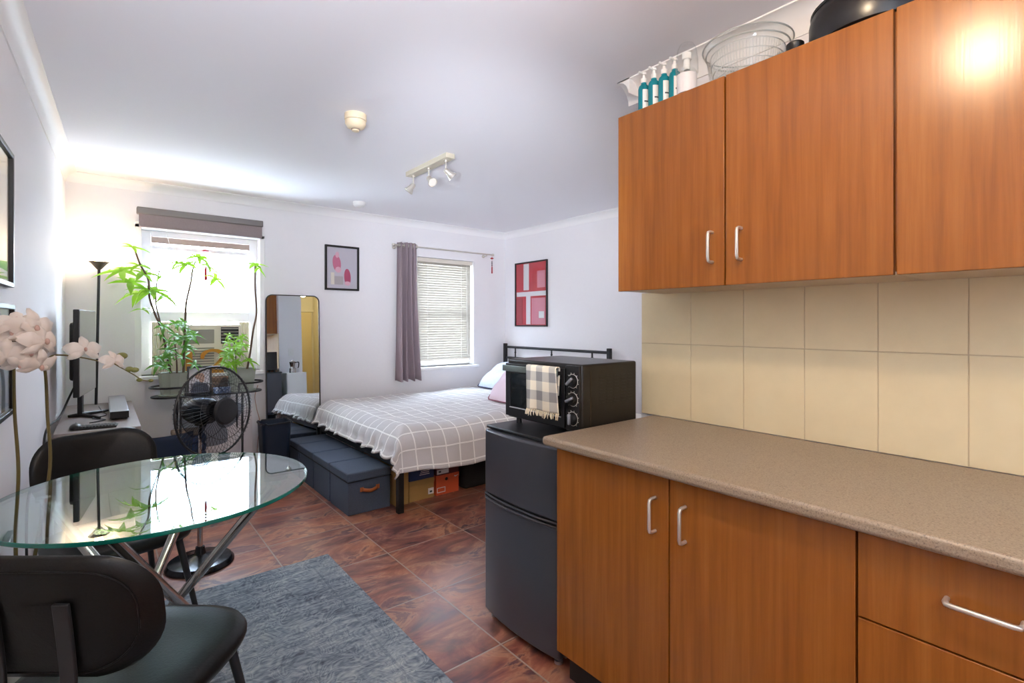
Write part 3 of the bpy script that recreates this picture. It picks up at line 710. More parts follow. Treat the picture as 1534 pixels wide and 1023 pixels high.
shoebox(2.035, 2.25, 3.45, .156, .275, CARDR, 'maroon shoe box stacked on the orange one under the bed', (2.045, 2.15, .166, .2))
t = thing('cardboard_carton', 'tall plain kraft carton behind the near bed leg', 'box', (1.73, 3.6, 0))
MB().box(1.685, 1.79, 3.44, 3.76, 0, .27).build('body', CARD, t, world=True, bevel=.002)
MB().box(1.735, 1.74, 3.438, 3.445, .0, .27).build('tape_seam', mat('parcel_tape', (140, 104, 56), .5), t, world=True)
t = thing('travel_bag', 'black soft bag under the bed beside the fridge', 'bag', (2.45, 3.55, 0))
MB().box(2.28, 2.68, 3.42, 3.7, 0, .25).build('body', mat('black_nylon', (14, 14, 16), .8), t, world=True, bevel=.04, seg=4)
MB().tube(spline([(2.36, 3.42, .2), (2.4, 3.405, .26), (2.5, 3.4, .27), (2.56, 3.405, .26), (2.6, 3.42, .2)]), .009, 8).build('strap', mat('grey_webbing', (96, 98, 100), .8), t, world=True)

# mirror leaning on the back wall
t = thing('standing_mirror', 'tall mirror with thin black frame and rounded corners leaning on the wall', 'mirror', (1.412, 4.985, 0))
t.rotation_euler = (R(-2.4), 0, R(-1.6))
out = rrect(.486, 1.63, .06, 8); inn = rrect(.468, 1.612, .052, 8)
fn = lambda p, q, d: (p, d, q+.815)
MB().frame(out, inn, 0, .03, fn).build('frame', FRAMEB, t)
MB().prism(inn, .006, .02, fn).build('mirror_glass', MIRR, t, smooth=False)

# waste bin
t = thing('waste_bin', 'navy tapered waste bin in front of the standing mirror', 'bin', (1.17, 4.74, 0))
b = MB(); o0, o1 = rrect(.19, .17, .04), rrect(.245, .21, .045)
n = len(o0); 
for poly, z in ((o0, 0), (o1, .5), ([(x*.95, y*.95) for x, y in o1], .5), ([(x*.95, y*.95) for x, y in o0], .02)): b.v += [Vector((x, y, z)) for x, y in poly]
for i in range(3):
    for k in range(n): b.f.append((i*n+k, i*n+(k+1) % n, (i+1)*n+(k+1) % n, (i+1)*n+k))
b.f += [tuple(range(n)), tuple(range(3*n, 4*n))]
b.build('bucket', NAVY, t)
b = MB(); pts = [Vector((x*1.01, y*1.01, .497+.008*math.sin(k*2.1))) for k, (x, y) in enumerate(o1)]; b.tube(pts, .007, 6, closed=True); b.build('bin_liner', BLACK, t)

# ------------------------------------------------------------------ pictures
def picture(name, lab, u0, u1, z0, z1, fn, fw=.02, art=None, dep=.022, back=PAPER, frame_m=FRAMEB, loc=None, shiny=True):
    t = thing(name, lab, 'picture', loc)
    MB().frame([(u0, z0), (u1, z0), (u1, z1), (u0, z1)], [(u0+fw, z0+fw), (u1-fw, z0+fw), (u1-fw, z1-fw), (u0+fw, z1-fw)], 0, dep, fn).build('frame', frame_m, t, world=True, bevel=.002)
    MB().prism([(u0+fw*.8, z0+fw*.8), (u1-fw*.8, z0+fw*.8), (u1-fw*.8, z1-fw*.8), (u0+fw*.8, z1-fw*.8)], .002, .008, fn).build('print', back, t, world=True, smooth=False)
    for q, (nm, poly, m) in enumerate(art or []):
        MB().prism(poly, .006, .0084+.0004*q, fn).build(nm, m, t, world=True, smooth=False)
    if shiny: MB().prism([(u0+fw*.8, z0+fw*.8), (u1-fw*.8, z0+fw*.8), (u1-fw*.8, z1-fw*.8), (u0+fw*.8, z1-fw*.8)], .012, .0135, fn).build('glazing', PANE, t, world=True, smooth=False)
    return t
def ell(cx, cy, rx, ry, n=24, a=0):
    return [(cx+rx*math.cos(2*PI*k/n)*math.cos(a)-ry*math.sin(2*PI*k/n)*math.sin(a), cy+rx*math.cos(2*PI*k/n)*math.sin(a)+ry*math.sin(2*PI*k/n)*math.cos(a)) for k in range(n)]
def rect(a, b, c, d): return [(a, c), (b, c), (b, d), (a, d)]
PINK = mat('print_pink', (206, 112, 140), .7); PINKL = mat('print_light_pink', (232, 178, 196), .7); PGREY = mat('print_grey', (186, 176, 178), .7); PCREAM = mat('print_cream', (238, 226, 212), .7); ROSE = mat('print_rose', (196, 84, 116), .7)
PBG = mat('print_lilac', (208, 200, 210), .7)
fb = lambda p, q, d: (p, YB-d, q)
picture('framed_picture', 'small black framed print of pink shapes above the mirror', 1.715, 2.065, 1.692, 2.144, fb, .02,
        [('art_shape', ell(1.835, 1.965, .042, .085, a=.12), PINK), ('art_shape', ell(1.84, 2.05, .02, .03), PINKL), ('art_shape', ell(1.85, 1.9, .03, .03), PINKL),
         ('art_shape', ell(1.945, 1.83, .034, .085, a=.06), ROSE), ('art_shape', ell(1.945, 1.765, .03, .022), PINKL), ('art_panel', rect(1.81, 1.9, 1.75, 1.835), PGREY), ('art_panel', rect(1.775, 1.81, 1.75, 1.87), PCREAM)], back=PBG, loc=(1.89, YB, 1.692))
fr = lambda p, q, d: (XR-d, p, q)
PR = mat('poster_red', (196, 34, 52), .5); PW = mat('poster_white', (232, 228, 232), .5); PRD = mat('poster_crimson', (168, 34, 50), .5); PK = mat('poster_pink', (214, 130, 150), .5)
# plain colour-block stand-in for the poster: wide red fields, white bands
picture('framed_poster', 'tall black framed red and white poster above the headboard', 4.272, 4.855, 1.32, 2.102, fr, .016,
        [('art_block', rect(4.60, 4.70, 1.76, 2.08), PW), ('art_block', rect(4.30, 4.83, 1.685, 1.74), PW), ('art_block', rect(4.31, 4.55, 1.345, 1.66), PK),
         ('art_block', rect(4.57, 4.65, 1.345, 1.685), PW), ('art_block', rect(4.31, 4.45, 1.78, 1.98), PK), ('art_block', rect(4.72, 4.832, 1.345, 1.67), PRD), ('art_block', rect(4.33, 4.42, 1.42, 1.5), PW)], back=PR, loc=(XR, 4.56, 1.32))
fl = lambda p, q, d: (xl(p)+d, p, q)
picture('framed_picture', 'upper black framed pale print on the left wall', 2.2, 2.70, 1.495, 2.003, fl, .018, [('art_panel', rect(2.25, 2.66, 1.54, 1.66), mat('print_pale_blue', (196, 214, 226), .6))], back=mat('print_ivory', (240, 234, 214), .6), loc=(xl(2.45), 2.45, 1.495))
picture('framed_picture', 'lower black framed blue print on the left wall behind the orchid', 2.3, 2.72, 1.016, 1.43, fl, .018, [('art_panel', rect(2.34, 2.68, 1.05, 1.25), mat('print_mist_blue', (136, 166, 196), .6))], back=mat('print_haze', (206, 214, 224), .6), loc=(xl(2.5), 2.5, 1.016))

# ------------------------------------------------------------------ ceiling fittings
t = thing('smoke_alarm', 'ivory domed smoke alarm on the ceiling, larger of the two', 'smoke alarm', (1.075, 2.68, CH))
MB().lathe([(.058, 0), (.058, -.03), (.056, -.034)], n=40).build('base', IVORY, t)
MB().lathe([(.055, -.036), (.055, -.052), (.046, -.07), (.03, -.078), (.024, -.079)], n=40).build('dome', IVORY, t)
MB().lathe([(.024, -.076), (.022, -.084)], n=24).build('vent_ring', mat('sensor_vent_brown', (130, 112, 96), .5), t)
MB().lathe([(.02, -.082), (.019, -.09), (.001, -.092)], n=24).build('sensor_cap', IVORY, t)
t = thing('smoke_alarm', 'small flat white detector on the ceiling near the back wall', 'smoke alarm', (1.88, 4.6, CH))
MB().lathe([(.062, 0), (.062, -.012)], n=40).build('base', WPLAST, t)
MB().lathe([(.058, -.012), (.056, -.03), (.045, -.04), (.001, -.042)], n=40).build('cover', WPLAST, t)
t = thing('ceiling_spotlight', 'ceiling spotlight bar with three small nickel heads', 'light', (1.81, 3.17, CH))
MB().box(1.775, 1.845, 2.88, 3.46, CH-.034, CH).build('bar', mat('champagne_metal', (206, 198, 178), .4, .3), t, world=True, bevel=.004)
b = MB()
for y in (2.96, 3.4): b.lathe([(.008, 0), (.008, -.002)], (1.81, y, CH-.034), 12)
b.build('screw', NICKEL, t, world=True)
for y, d in ((3.40, (-.45, .35, -.75)), (3.17, (.1, -.75, -.65)), (2.94, (.75, -.2, -.6))):
    h = MB().tube([(1.81, y, CH-.034), (1.81, y, CH-.1)], .005, 8).lathe([(.014, 0), (.014, -.012)], (1.81, y, CH-.034), 14).ball((1.81, y, CH-.104), .013, 12, 8).build('spot_arm', NICKEL, t, world=True)
    Mx = align(d); c = Vector((1.81, y, CH-.104))
    MB().lathe([(.012, -.01), (.018, .0), (.019, .025), (.03, .05), (.036, .062), (.033, .064), (.028, .055)], c, 24, Mx).build('spot_head', NICKEL, h, world=True)
    MB().lathe([(.001, .056), (.03, .057)], c, 20, Mx).build('spot_bulb', mat('bulb_lens', (236, 230, 220), .15), h, world=True)

# ------------------------------------------------------------------ desk corner
t = thing('desk', 'grey wood desk with dark drawers against the left wall', 'desk', (0, 4.4, 0))
MB().box(-.212, .18, 3.74, 5.0, .715, .745).build('desktop', DESKM, t, world=True, bevel=.003)
MB().box(-.21, .165, 3.8, 4.2, .02, .714).build('drawer_pedestal', DESKD, t, world=True, bevel=.003)
for k in range(3):
    d = MB().box(.165, .178, 3.81, 4.19, .04+k*.225, .25+k*.225).build('drawer', DESKD, t, world=True, bevel=.003)
    MB().box(.178, .19, 3.95, 4.05, .2+k*.225, .21+k*.225).build('pull', NICKEL, d, world=True)
for y in (4.93,):
    for x in (-.2, .14): MB().box(x, x+.03, y, y+.03, 0, .714).build('leg', DESKD, t, world=True)
# monitor
t = thing('computer_monitor', 'black computer monitor on the desk turned edge on to the room', 'monitor', (-.075, 4.36, .745), R(-7.7))
MB().box(-.03, 0, -.27, .27, .155, .70).build('panel', BLACK, t, bevel=.004)
MB().box(.0, .003, -.265, .265, .16, .695).build('screen', mat('screen_sheen_tone', (168, 166, 160), .06, .75, Specular_IOR_Level=1.0), t)  # pale metallic colour stands in for light reflected off a dark screen
MB().box(-.065, -.03, -.18, .18, .25, .62).build('back_shell', BLACK, t, bevel=.02)
MB().box(-.05, -.025, -.03, .03, .01, .3).build('stand_neck', BLACK, t, bevel=.004)
b = MB()
for dy in (-.16, .16): b.tube([(-.035, 0, .014), (.085, dy, .007)], [.014, .007], 8)
b.tube([(-.035, 0, .014), (-.10, 0, .008)], [.014, .008], 8)
b.build('stand_foot', BLACK, t)
t = thing('keyboard', 'small black keyboard at the front edge of the desk', 'keyboard', (.0, 3.84, .745), R(-6))
MB().box(-.12, .07, -.045, .045, 0, .012).build('case', BLACK, t, bevel=.004)
b = MB()
for i in range(12):
    for j in range(5): b.box(-.115+i*.015, -.103+i*.015, -.04+j*.016, -.027+j*.016, .012, .017)
b.build('keys', mat('dark_key_plastic', (34, 34, 36), .5), t, smooth=False)
t = thing('computer_mouse', 'dark computer mouse beside the keyboard on the desk', 'mouse', (-.12, 3.86, .745))
b = MB(); b.ball((0, 0, .008), (.03, .05, .026), 18, 10); b.build('shell', BLACK, t)
MB().box(-.002, .002, .0, .04, .03, .034).build('scroll_wheel', DESKD, t)
t = thing('sound_bar', 'long silver sound bar with black end on the desk', 'speaker', (.085, 4.5, .745))
MB().box(.035, .135, 4.06, 4.95, .755, .802).build('body', SILVER, t, world=True, bevel=.008, seg=3)
MB().box(.037, .133, 4.054, 4.062, .757, .8).build('end_cap', BLACK, t, world=True, bevel=.003)
MB().box(.045, .125, 4.1, 4.9, .745, .756).build('rubber_base', BLACK, t, world=True)
def cord(name, lab, pts, r=.004, m=BLACK):
    o = MB().tube(spline(pts, 8), r, 8).build(name, m); tag(o, lab, 'cable'); return o
cord('power_cable', 'black cable drooping from the monitor down the left wall', [(-.12, 4.25, 1.0), (-.16, 4.12, .9), (-.19, 3.9, .82), (-.235, 3.68, .78), (-.238, 3.55, .6), (-.236, 3.4, .3), (-.22, 3.4, .006)], .006)
cord('power_cable', 'thin black cable lying across the desk by the sound bar', [(-.02, 4.75, .752), (.0, 4.5, .75), (.02, 4.3, .75), (-.05, 4.2, .75), (.015, 4.1, .75), (-.06, 4.02, .75)], .0035)
cord('power_cable', 'black cable loop beside the far dining chair at the left wall', [(-.2, 3.72, .72), (-.225, 3.4, .7), (-.25, 3.12, .62), (-.255, 3.02, .5), (-.25, 3.0, .25), (-.24, 3.05, .006)], .005)
# floor lamp
t = thing('floor_lamp', 'black torchiere floor lamp glowing in the left corner', 'lamp', (-.03, 4.97, 0))
LX, LY = -.02, 4.95
MB().lathe([(.11, 0), (.11, .015), (.02, .025)], (-.05, 4.93, 0), 32).build('base', BLACKM, t, world=True)
MB().tube([(-.05, 4.93, .02), (LX, LY, 1.775)], .0095, 12).build('pole', BLACKM, t, world=True)
MB().lathe([(.01, 1.765), (.02, 1.775), (.05, 1.812), (.066, 1.825), (.063, 1.826), (.045, 1.812), (.012, 1.782)], (LX, LY, 0), 32).build('shade', mat('lamp_bronze', (104, 92, 80), .4, .3), t, world=True)
MB().ball((LX, LY, 1.83), .03).build('bulb', m_emit('warm_bulb', (255, 214, 150), 30), t, world=True)

# cushion with gold letter M
t = thing('cushion', 'navy velvet cushion with a gold letter standing behind the table', 'cushion', (.33, 4.50, .0))
b = MB(); Mx = Matrix.Translation((0, 0, .27)) @ Matrix.Rotation(R(78), 4, 'X')
for sgn in (1, -1):
    def f(u, v):
        p, q = u*2-1, v*2-1; k = (max(0, 1-abs(p)**2.6)*max(0, 1-abs(q)**2.6))**.6
        return Mx @ Vector((p*.215*(1-.08*(1-q*q)), q*.27*(1-.08*(1-p*p)), sgn*.075*k))
    b.grid(f, 24, 24)
b.build('cover', NAVYF, t, angle=180)
pm = [(-.03, -.03), (-.018, -.03), (-.018, .008), (0, -.016), (.018, .008), (.018, -.03), (.03, -.03), (.03, .03), (.018, .03), (0, .004), (-.018, .03), (-.03, .03)]
MB().prism(pm, .0735, .078, lambda p, q, d: Mx @ Vector((p+.06, q+.03, d))).build('gold_letter', mat('gold_thread', (206, 170, 70), .5, .3), t, smooth=False)

# ------------------------------------------------------------------ plant stand and plants
PSY = 4.76
t = thing('plant_stand', 'black metal plant stand with rounded shelf and rails under the window', 'plant stand', (.66, PSY, 0))
def stadium(x0, x1, y0, y1, z, n=10):
    r = (y1-y0)/2; return [(x1-r+r*math.cos(R(-90+180*k/n)), (y0+y1)/2+r*math.sin(R(-90+180*k/n)), z) for k in range(n+1)] + [(x0+r+r*math.cos(R(90+180*k/n)), (y0+y1)/2+r*math.sin(R(90+180*k/n)), z) for k in range(n+1)]
st = stadium(.285, 1.07, 4.63, 4.89, .79)
MB().prism([(x, y) for x, y, z in st], .78, .792, lambda p, q, d: (p, q, d)).build('shelf', BLACKM, t, world=True, bevel=.002)
MB().tube(stadium(.28, 1.075, 4.625, 4.895, .862)[11:] + [(.5, 4.625, .862), (.5, 4.625, .79)], .008, 8).build('rail', BLACKM, t, world=True)
MB().tube([(.87, 4.625, .79), (.87, 4.625, .862)] + stadium(.28, 1.075, 4.625, 4.895, .862)[:11] + [(.8, 4.895, .862)], .008, 8).build('rail', BLACKM, t, world=True)
for x, y in ((.47, 4.65), (.90, 4.65), (.47, 4.87), (.90, 4.87)): MB().tube([(x, y, 0), (x, y, .78)], .009, 8).build('leg', BLACKM, t, world=True)
MB().prism([(p, q) for p, q, _ in stadium(.36, 1.0, 4.65, 4.87, 0)], .2, .21, lambda p, q, d: (p, q, d)).build('lower_shelf', BLACKM, t, world=True)

def pot(t, x, y, z, r, h, hexy=False):
    n = 10 if hexy else 32
    MB().lathe([(r*.74, 0), (r*.8, .006), (r*.98, h), (r, h), (r*.9, h-.004), (r*.86, h-.03)], (x, y, z), n).build('pot', POT, t, world=True, smooth=not hexy or True, angle=20)
    MB().lathe([(r*.98, 0), (r, .008), (r*.8, .012)], (x, y, z-.006), n).build('saucer', POT, t, world=True)
    MB().lathe([(.001, 0), (r*.87, .0)], (x, y, z+h-.025), n).build('soil', SOIL, t, world=True)
def palm_leaf(b, c, r, tilt, n=6, az=0, w=.29):
    c = Vector(c); up = Vector(tilt).normalized()
    e1 = up.orthogonal().normalized(); e2 = up.cross(e1)
    for k in range(n):
        a = az+2*PI*k/n+random.uniform(-.15, .15); d = e1*math.cos(a)+e2*math.sin(a)+up*.25
        L = r*random.uniform(.75, 1.1); b.leaflet(c, d, up, L, L*w, random.uniform(.25, .6))
t = thing('money_tree', 'money tree in sage pot at the left end of the stand, tall spindly stems', 'plant', (.43, PSY, .8))
pot(t, .435, PSY, .798, .105, .175, True)
YP = PSY
def st_(pts, r0=.009, r1=.0055):
    P = spline(pts, 6); n = len(P); return MB().tube(P, [r0+(r1-r0)*i/(n-1) for i in range(n)], 8)
st_([(.42, YP, .95), (.39, YP-.01, 1.12), (.357, YP-.02, 1.31), (.315, YP-.03, 1.425), (.278, YP-.04, 1.56), (.27, YP-.05, 1.69), (.222, YP-.05, 1.80), (.19, YP-.06, 1.90)]).build('stem', STEMM, t, world=True)
st_([(.395, YP, 1.1), (.35, YP+.01, 1.36), (.325, YP+.02, 1.49), (.322, YP+.02, 1.59), (.33, YP+.02, 1.69), (.345, YP+.02, 1.77)], .006, .0045).build('stem', STEMM, t, world=True)
st_([(.50, YP, .95), (.505, YP, 1.15), (.51, YP, 1.31), (.52, YP+.01, 1.52), (.55, YP+.01, 1.68), (.565, YP+.02, 1.79), (.585, YP+.02, 1.86)], .009, .0055).build('stem', STEMM, t, world=True)
st_([(.46, YP+.02, .95), (.455, YP+.02, 1.08), (.44, YP+.02, 1.25)], .007, .003).build('stem', STEMM, t, world=True)
b = MB()
for x, z, r, n, tl in ((.175, 1.92, .11, 5, (.2, -.5, 1)), (.11, 1.74, .16, 7, (-.3, -.6, 1)), (.16, 1.66, .17, 6, (.1, -.5, .8)), (.235, 1.73, .15, 5, (.3, -.5, .9)), (.21, 1.79, .1, 4, (0, -.6, 1)),
                      (.29, 1.60, .17, 7, (.2, -.5, 1)), (.21, 1.58, .15, 5, (-.3, -.4, 1)), (.385, 1.56, .13, 5, (.5, -.4, .9)), (.235, 1.46, .1, 3, (0, -.4, 1)), (.35, 1.72, .08, 3, (.2, -.5, .8)),
                      (.60, 1.88, .14, 7, (.2, -.5, 1)), (.52, 1.82, .14, 6, (-.4, -.4, 1)), (.66, 1.81, .14, 6, (.5, -.3, .9)), (.72, 1.72, .14, 5, (.4, -.6, .7)), (.46, 1.83, .1, 5, (-.2, -.5, 1))):
    palm_leaf(b, (x, YP-.04+random.uniform(-.03, .03), z), r, tl, n, random.random()*6)
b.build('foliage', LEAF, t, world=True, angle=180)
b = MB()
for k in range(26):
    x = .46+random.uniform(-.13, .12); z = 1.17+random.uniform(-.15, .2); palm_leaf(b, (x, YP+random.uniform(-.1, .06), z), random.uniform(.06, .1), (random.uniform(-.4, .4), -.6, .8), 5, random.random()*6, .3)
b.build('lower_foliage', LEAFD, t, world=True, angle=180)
t = thing('money_tree', 'bushy money tree in sage pot at the right end of the stand', 'plant', (.90, PSY, .8))
pot(t, .915, PSY, .798, .112, .18)
st_([(.955, YP, .95), (.98, YP, 1.1), (1.005, YP, 1.30), (1.03, YP, 1.45), (1.02, YP, 1.66), (1.02, YP, 1.85)], .009, .0055).build('stem', STEMM, t, world=True)
st_([(.875, YP, .95), (.87, YP, 1.1), (.86, YP, 1.2)], .006, .003).build('stem', STEMM, t, world=True)
b = MB()
for k in range(22):
    palm_leaf(b, (.865+random.uniform(-.09, .1), YP+random.uniform(-.09, .06), 1.13+random.uniform(-.12, .13)), random.uniform(.05, .09), (random.uniform(-.4, .4), -.6, .8), 5, random.random()*6, .3)
palm_leaf(b, (1.02, YP, 1.86), .1, (0, -.5, 1), 6); palm_leaf(b, (1.04, YP, 1.83), .08, (.3, -.6, .6), 4)
b.build('foliage', LEAF, t, world=True, angle=180)

# things on the stand
t = thing('photo_frame', 'black photo frame leaning on the plant stand between the pots', 'photo frame', (.60, 4.69, .792)); t.rotation_euler = (R(-10), 0, R(-9))
fp = lambda p, q, d: (p, -d, q)
MB().frame(rect(-.085, .085, 0, .225), rect(-.07, .07, .015, .21), 0, .016, fp).build('frame', FRAMEB, t, bevel=.002)
MB().prism(rect(-.072, .072, .013, .212), .003, .007, fp).build('print', mat('photo_paper', (206, 204, 210), .6), t)
MB().prism(ell(-.01, .15, .02, .03), .006, .0078, fp).prism(ell(.015, .13, .02, .04), .006, .0078, fp).build('photo_figures', mat('photo_sepia', (186, 150, 130), .6), t)
MB().prism(rect(-.06, .06, .02, .09), .006, .0076, fp).build('photo_base', mat('photo_grey', (120, 120, 132), .6), t)
t = thing('wicker_box', 'small brown woven box on the stand behind the photo frame', 'box', (.745, 4.78, .792))
b = MB()
for k in range(9): b.tube([(x, y, .007+k*.014) for x, y in rrect(.13, .09, .02, 3)], .007, 6, closed=True)
b.build('woven_side', mat('brown_wicker', (124, 102, 84), .8), t)
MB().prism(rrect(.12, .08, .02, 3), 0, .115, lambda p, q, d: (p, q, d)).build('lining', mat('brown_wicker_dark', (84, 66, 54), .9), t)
t = thing('patterned_box', 'small blue and white patterned box before the right pot', 'box', (.755, 4.675, .792))
q = NT('blue_white_pattern'); vo = q.n('ShaderNodeTexVoronoi'); q.l(q.coord(), vo.inputs['Vector']); vo.inputs['Scale'].default_value = 60
q.bsdf(q.ramp(vo.outputs[0], [(.3, (220, 226, 236)), (.5, (110, 136, 180))]), .6)
MB().box(-.06, .06, -.03, .03, 0, .038).build('box_body', q.m, t, bevel=.003)
MB().box(-.061, .061, -.031, .031, .038, .046).build('lid', q.m, t, bevel=.002)
fz = .942
t = thing('gold_numeral', 'gold numeral one standing on the window sill behind the pots', 'ornament', (.56, YB-.06, W1[2]))
MB().prism([(-.035, 0), (.045, 0), (.045, .012), (.03, .018), (.03, .19), (-.01, .19), (-.06, .175), (-.06, .16), (-.018, .163), (-.018, .018), (-.035, .012)], -.012, .012, lambda p, q, d: (p, d, q)).build('numeral', GOLD, t, bevel=.002)
t = thing('gold_numeral', 'gold numeral two standing on the window sill beside the numeral one', 'ornament', (.745, YB-.06, W1[2]))
ctr = [(-.085, .125), (-.075, .165), (-.04, .19), (.005, .195), (.05, .18), (.07, .145), (.06, .105), (.02, .065), (-.03, .035), (-.07, .014)]
wd = [.012, .016, .011, .012, .018, .022, .021, .015, .011, .01]
P = spline([(x, z, 0) for x, z in ctr], 4); n = len(P); L = []; Q = []
for i, p in enumerate(P):
    tg = (P[min(i+1, n-1)]-P[max(i-1, 0)]).normalized(); w = wd[min(i//4, 9)]+(wd[min(i//4+1, 9)]-wd[min(i//4, 9)])*(i % 4)/4
    L.append((p.x-tg.y*w, p.y+tg.x*w)); Q.append((p.x+tg.y*w, p.y-tg.x*w))
b = MB(); ii = 0
for i in range(n-1): b.prism([L[i], L[i+1], Q[i+1], Q[i]], -.012, .012, lambda p, q, d: (p, d, q))
b.box(-.085, .075, -.012, .012, 0, .028)
b.build('numeral', GOLD, t)
t = thing('white_board', 'white board leaning on the wall under the plant stand', 'board', (.82, 4.845, .211)); t.rotation_euler = (R(-4), 0, 0)
MB().box(-.16, .2, 0, .014, .012, .40).build('panel', mat('board_white', (222, 216, 218), .6), t, bevel=.002)
MB().box(-.16, .2, -.002, .016, 0, .014).build('bottom_edge', mat('dark_green_edge', (40, 60, 48), .6), t)
t = thing('folded_jeans', 'folded dark blue clothes on the lower plant stand shelf', 'clothes', (.52, 4.76, .21))
b = MB()
for k in range(4): b.prism(rrect(.26-.01*k, .2-.006*k, .04, 4), k*.065, k*.065+.06, lambda p, q, d: (p+.005*k, q, d))
b.build('folded_cloth', mat('dark_denim', (40, 56, 88), .9, grain=.2), t, bevel=.015, seg=3)
MB().prism(rrect(.2, .16, .02, 4), .26, .30, lambda p, q, d: (p, q, d)).build('top_fold', mat('tan_cloth', (150, 130, 110), .9), t, bevel=.01)
cord('extension_cable', 'pale pink cable hanging down the wall right of the plant stand', [(1.09, 4.98, .80), (1.07, 5.0, .7), (1.085, 5.0, .58), (1.11, 5.0, .45), (1.09, 5.0, .25), (1.08, 4.98, .006)], .003, mat('pink_beige_cable', (190, 150, 136), .6))

# ------------------------------------------------------------------ pedestal fan
ax = Vector((.56, -.82, .05)).normalized()
t = thing('pedestal_fan', 'black pedestal fan with wire guard turned half away by the window', 'fan', (.428, 3.32, 0))
FC = Vector((.49, 3.24, .868)); Mx = align(ax)
MB().lathe([(.17, 0), (.17, .012), (.155, .03), (.07, .045), (.03, .06), (.022, .1)], (.428, 3.32, 0), 40).build('base', mat('dark_chrome_base', (60, 62, 66), .18, .9), t, world=True)
MB().tube([(.428, 3.32, .06), (.428, 3.32, .56)], .014, 14).tube([(.428, 3.32, .5), (.428, 3.32, .80)], .010, 12).build('pole', CHROME, t, world=True)
MB().lathe([(.022, .5), (.022, .57)], (.428, 3.32, 0), 16).build('height_collar', BLACK, t, world=True)
b = MB(); MO = FC-ax*.10
b.lathe([(.001, -.09), (.055, -.085), (.07, -.05), (.075, .01), (.07, .065), (.055, .095), (.03, .1), (.001, .101)], MO, 28, Mx).tube([(.428, 3.32, .78), MO-Vector((0,0,.05))], .028, 12)
b.build('motor_housing', BLACK, t, world=True)
RG = .243; g = MB()
def ringp(r, off, n=48): return [FC+(Mx @ Vector((r*math.cos(2*PI*k/n), r*math.sin(2*PI*k/n), off))) for k in range(n)]
for s in (1, -1):
    for k in range(60):
        a = 2*PI*k/60; pts = []
        for r, o in ((.055, .075), (.11, .075), (.19, .062), (.234, .03), (RG, .002)):
            sw = a+(r-.05)*1.2*s; pts.append(FC+(Mx @ Vector((r*math.cos(sw), r*math.sin(sw), s*o))))
        g.tube(pts, .0011, 4, cap=False)
    g.tube(ringp(.055, s*.075, 24), .003, 6, closed=True); g.tube(ringp(.155, s*.069, 40), .0016, 5, closed=True)
g.build('guard_wires', BLACKM, t, world=True)
MB().tube(ringp(RG+.003, 0), .006, 8, closed=True).build('guard_rim', BLACK, t, world=True)
MB().lathe([(.074, .066), (.076, .076), (.068, .088), (.001, .093)], FC, 32, Mx).build('front_cap', BLACK, t, world=True)
hub = MB().lathe([(.001, -.06), (.035, -.055), (.04, .02), (.001, .03)], FC, 24, Mx)
for q in range(5):
    a0 = 2*PI*q/5
    hub.grid(lambda u, v: FC+(Mx @ Vector(((.035+.16*u)*math.cos(a0+(v-.5)*(.5+.75*math.sin(PI*min(1, u*.9+.1)))+.35*u), (.035+.16*u)*math.sin(a0+(v-.5)*(.5+.75*math.sin(PI*min(1, u*.9+.1)))+.35*u), -.012+.045*(v-.5)))), 8, 6)
hub.build('blades', m_glass('smoky_blade_plastic', (.30, .34, .40, 1), 1.4, .1, .5), t, world=True)

# ------------------------------------------------------------------ dining set
TX, TY, TR, TZ = .168, 2.135, .462, .79
t = thing('dining_table', 'round glass dining table on crossed chrome tube legs', 'table', (TX, TY, 0))
e = MB().lathe([(.001, TZ-.012), (TR-.0008, TZ-.012), (TR-.0008, TZ), (.001, TZ)], (TX, TY, 0), 128)
e.build('glass_top', TGLASS, t, world=True, smooth=False)
e = MB(); n = 128
for r, z in ((TR-.0005, TZ-.0125), (TR+.0012, TZ-.0105), (TR+.0012, TZ-.0015), (TR-.0005, TZ+.0003)):
    e.v += [Vector((TX+r*math.cos(2*PI*k/n), TY+r*math.sin(2*PI*k/n), z)) for k in range(n)]
for i in range(3):
    for k in range(n): e.f.append((i*n+k, i*n+(k+1) % n, (i+1)*n+(k+1) % n, (i+1)*n+k))
e.build('glass_edge', TEDGE, t, world=True, label='green polished glass edge')
for k, phi in enumerate((-27, 63, 153, 243)):
    a = R(phi); c = R(phi+152); p0 = Vector((TX+.355*math.cos(a), TY+.355*math.sin(a), TZ-.018)); p1 = Vector((TX+.30*math.cos(c), TY+.30*math.sin(c), .012))
    l = MB().tube([p0, p1], .0165, 18).build('leg', CHROME, t, world=True)
    MB().lathe([(.026, -.006), (.026, .005)], p0, 20).build('top_pad', CHROME, l, world=True)
    MB().lathe([(.02, 0), (.02, .016)], (p1.x, p1.y, .0005), 16).build('foot_pad', BLACK, l, world=True)

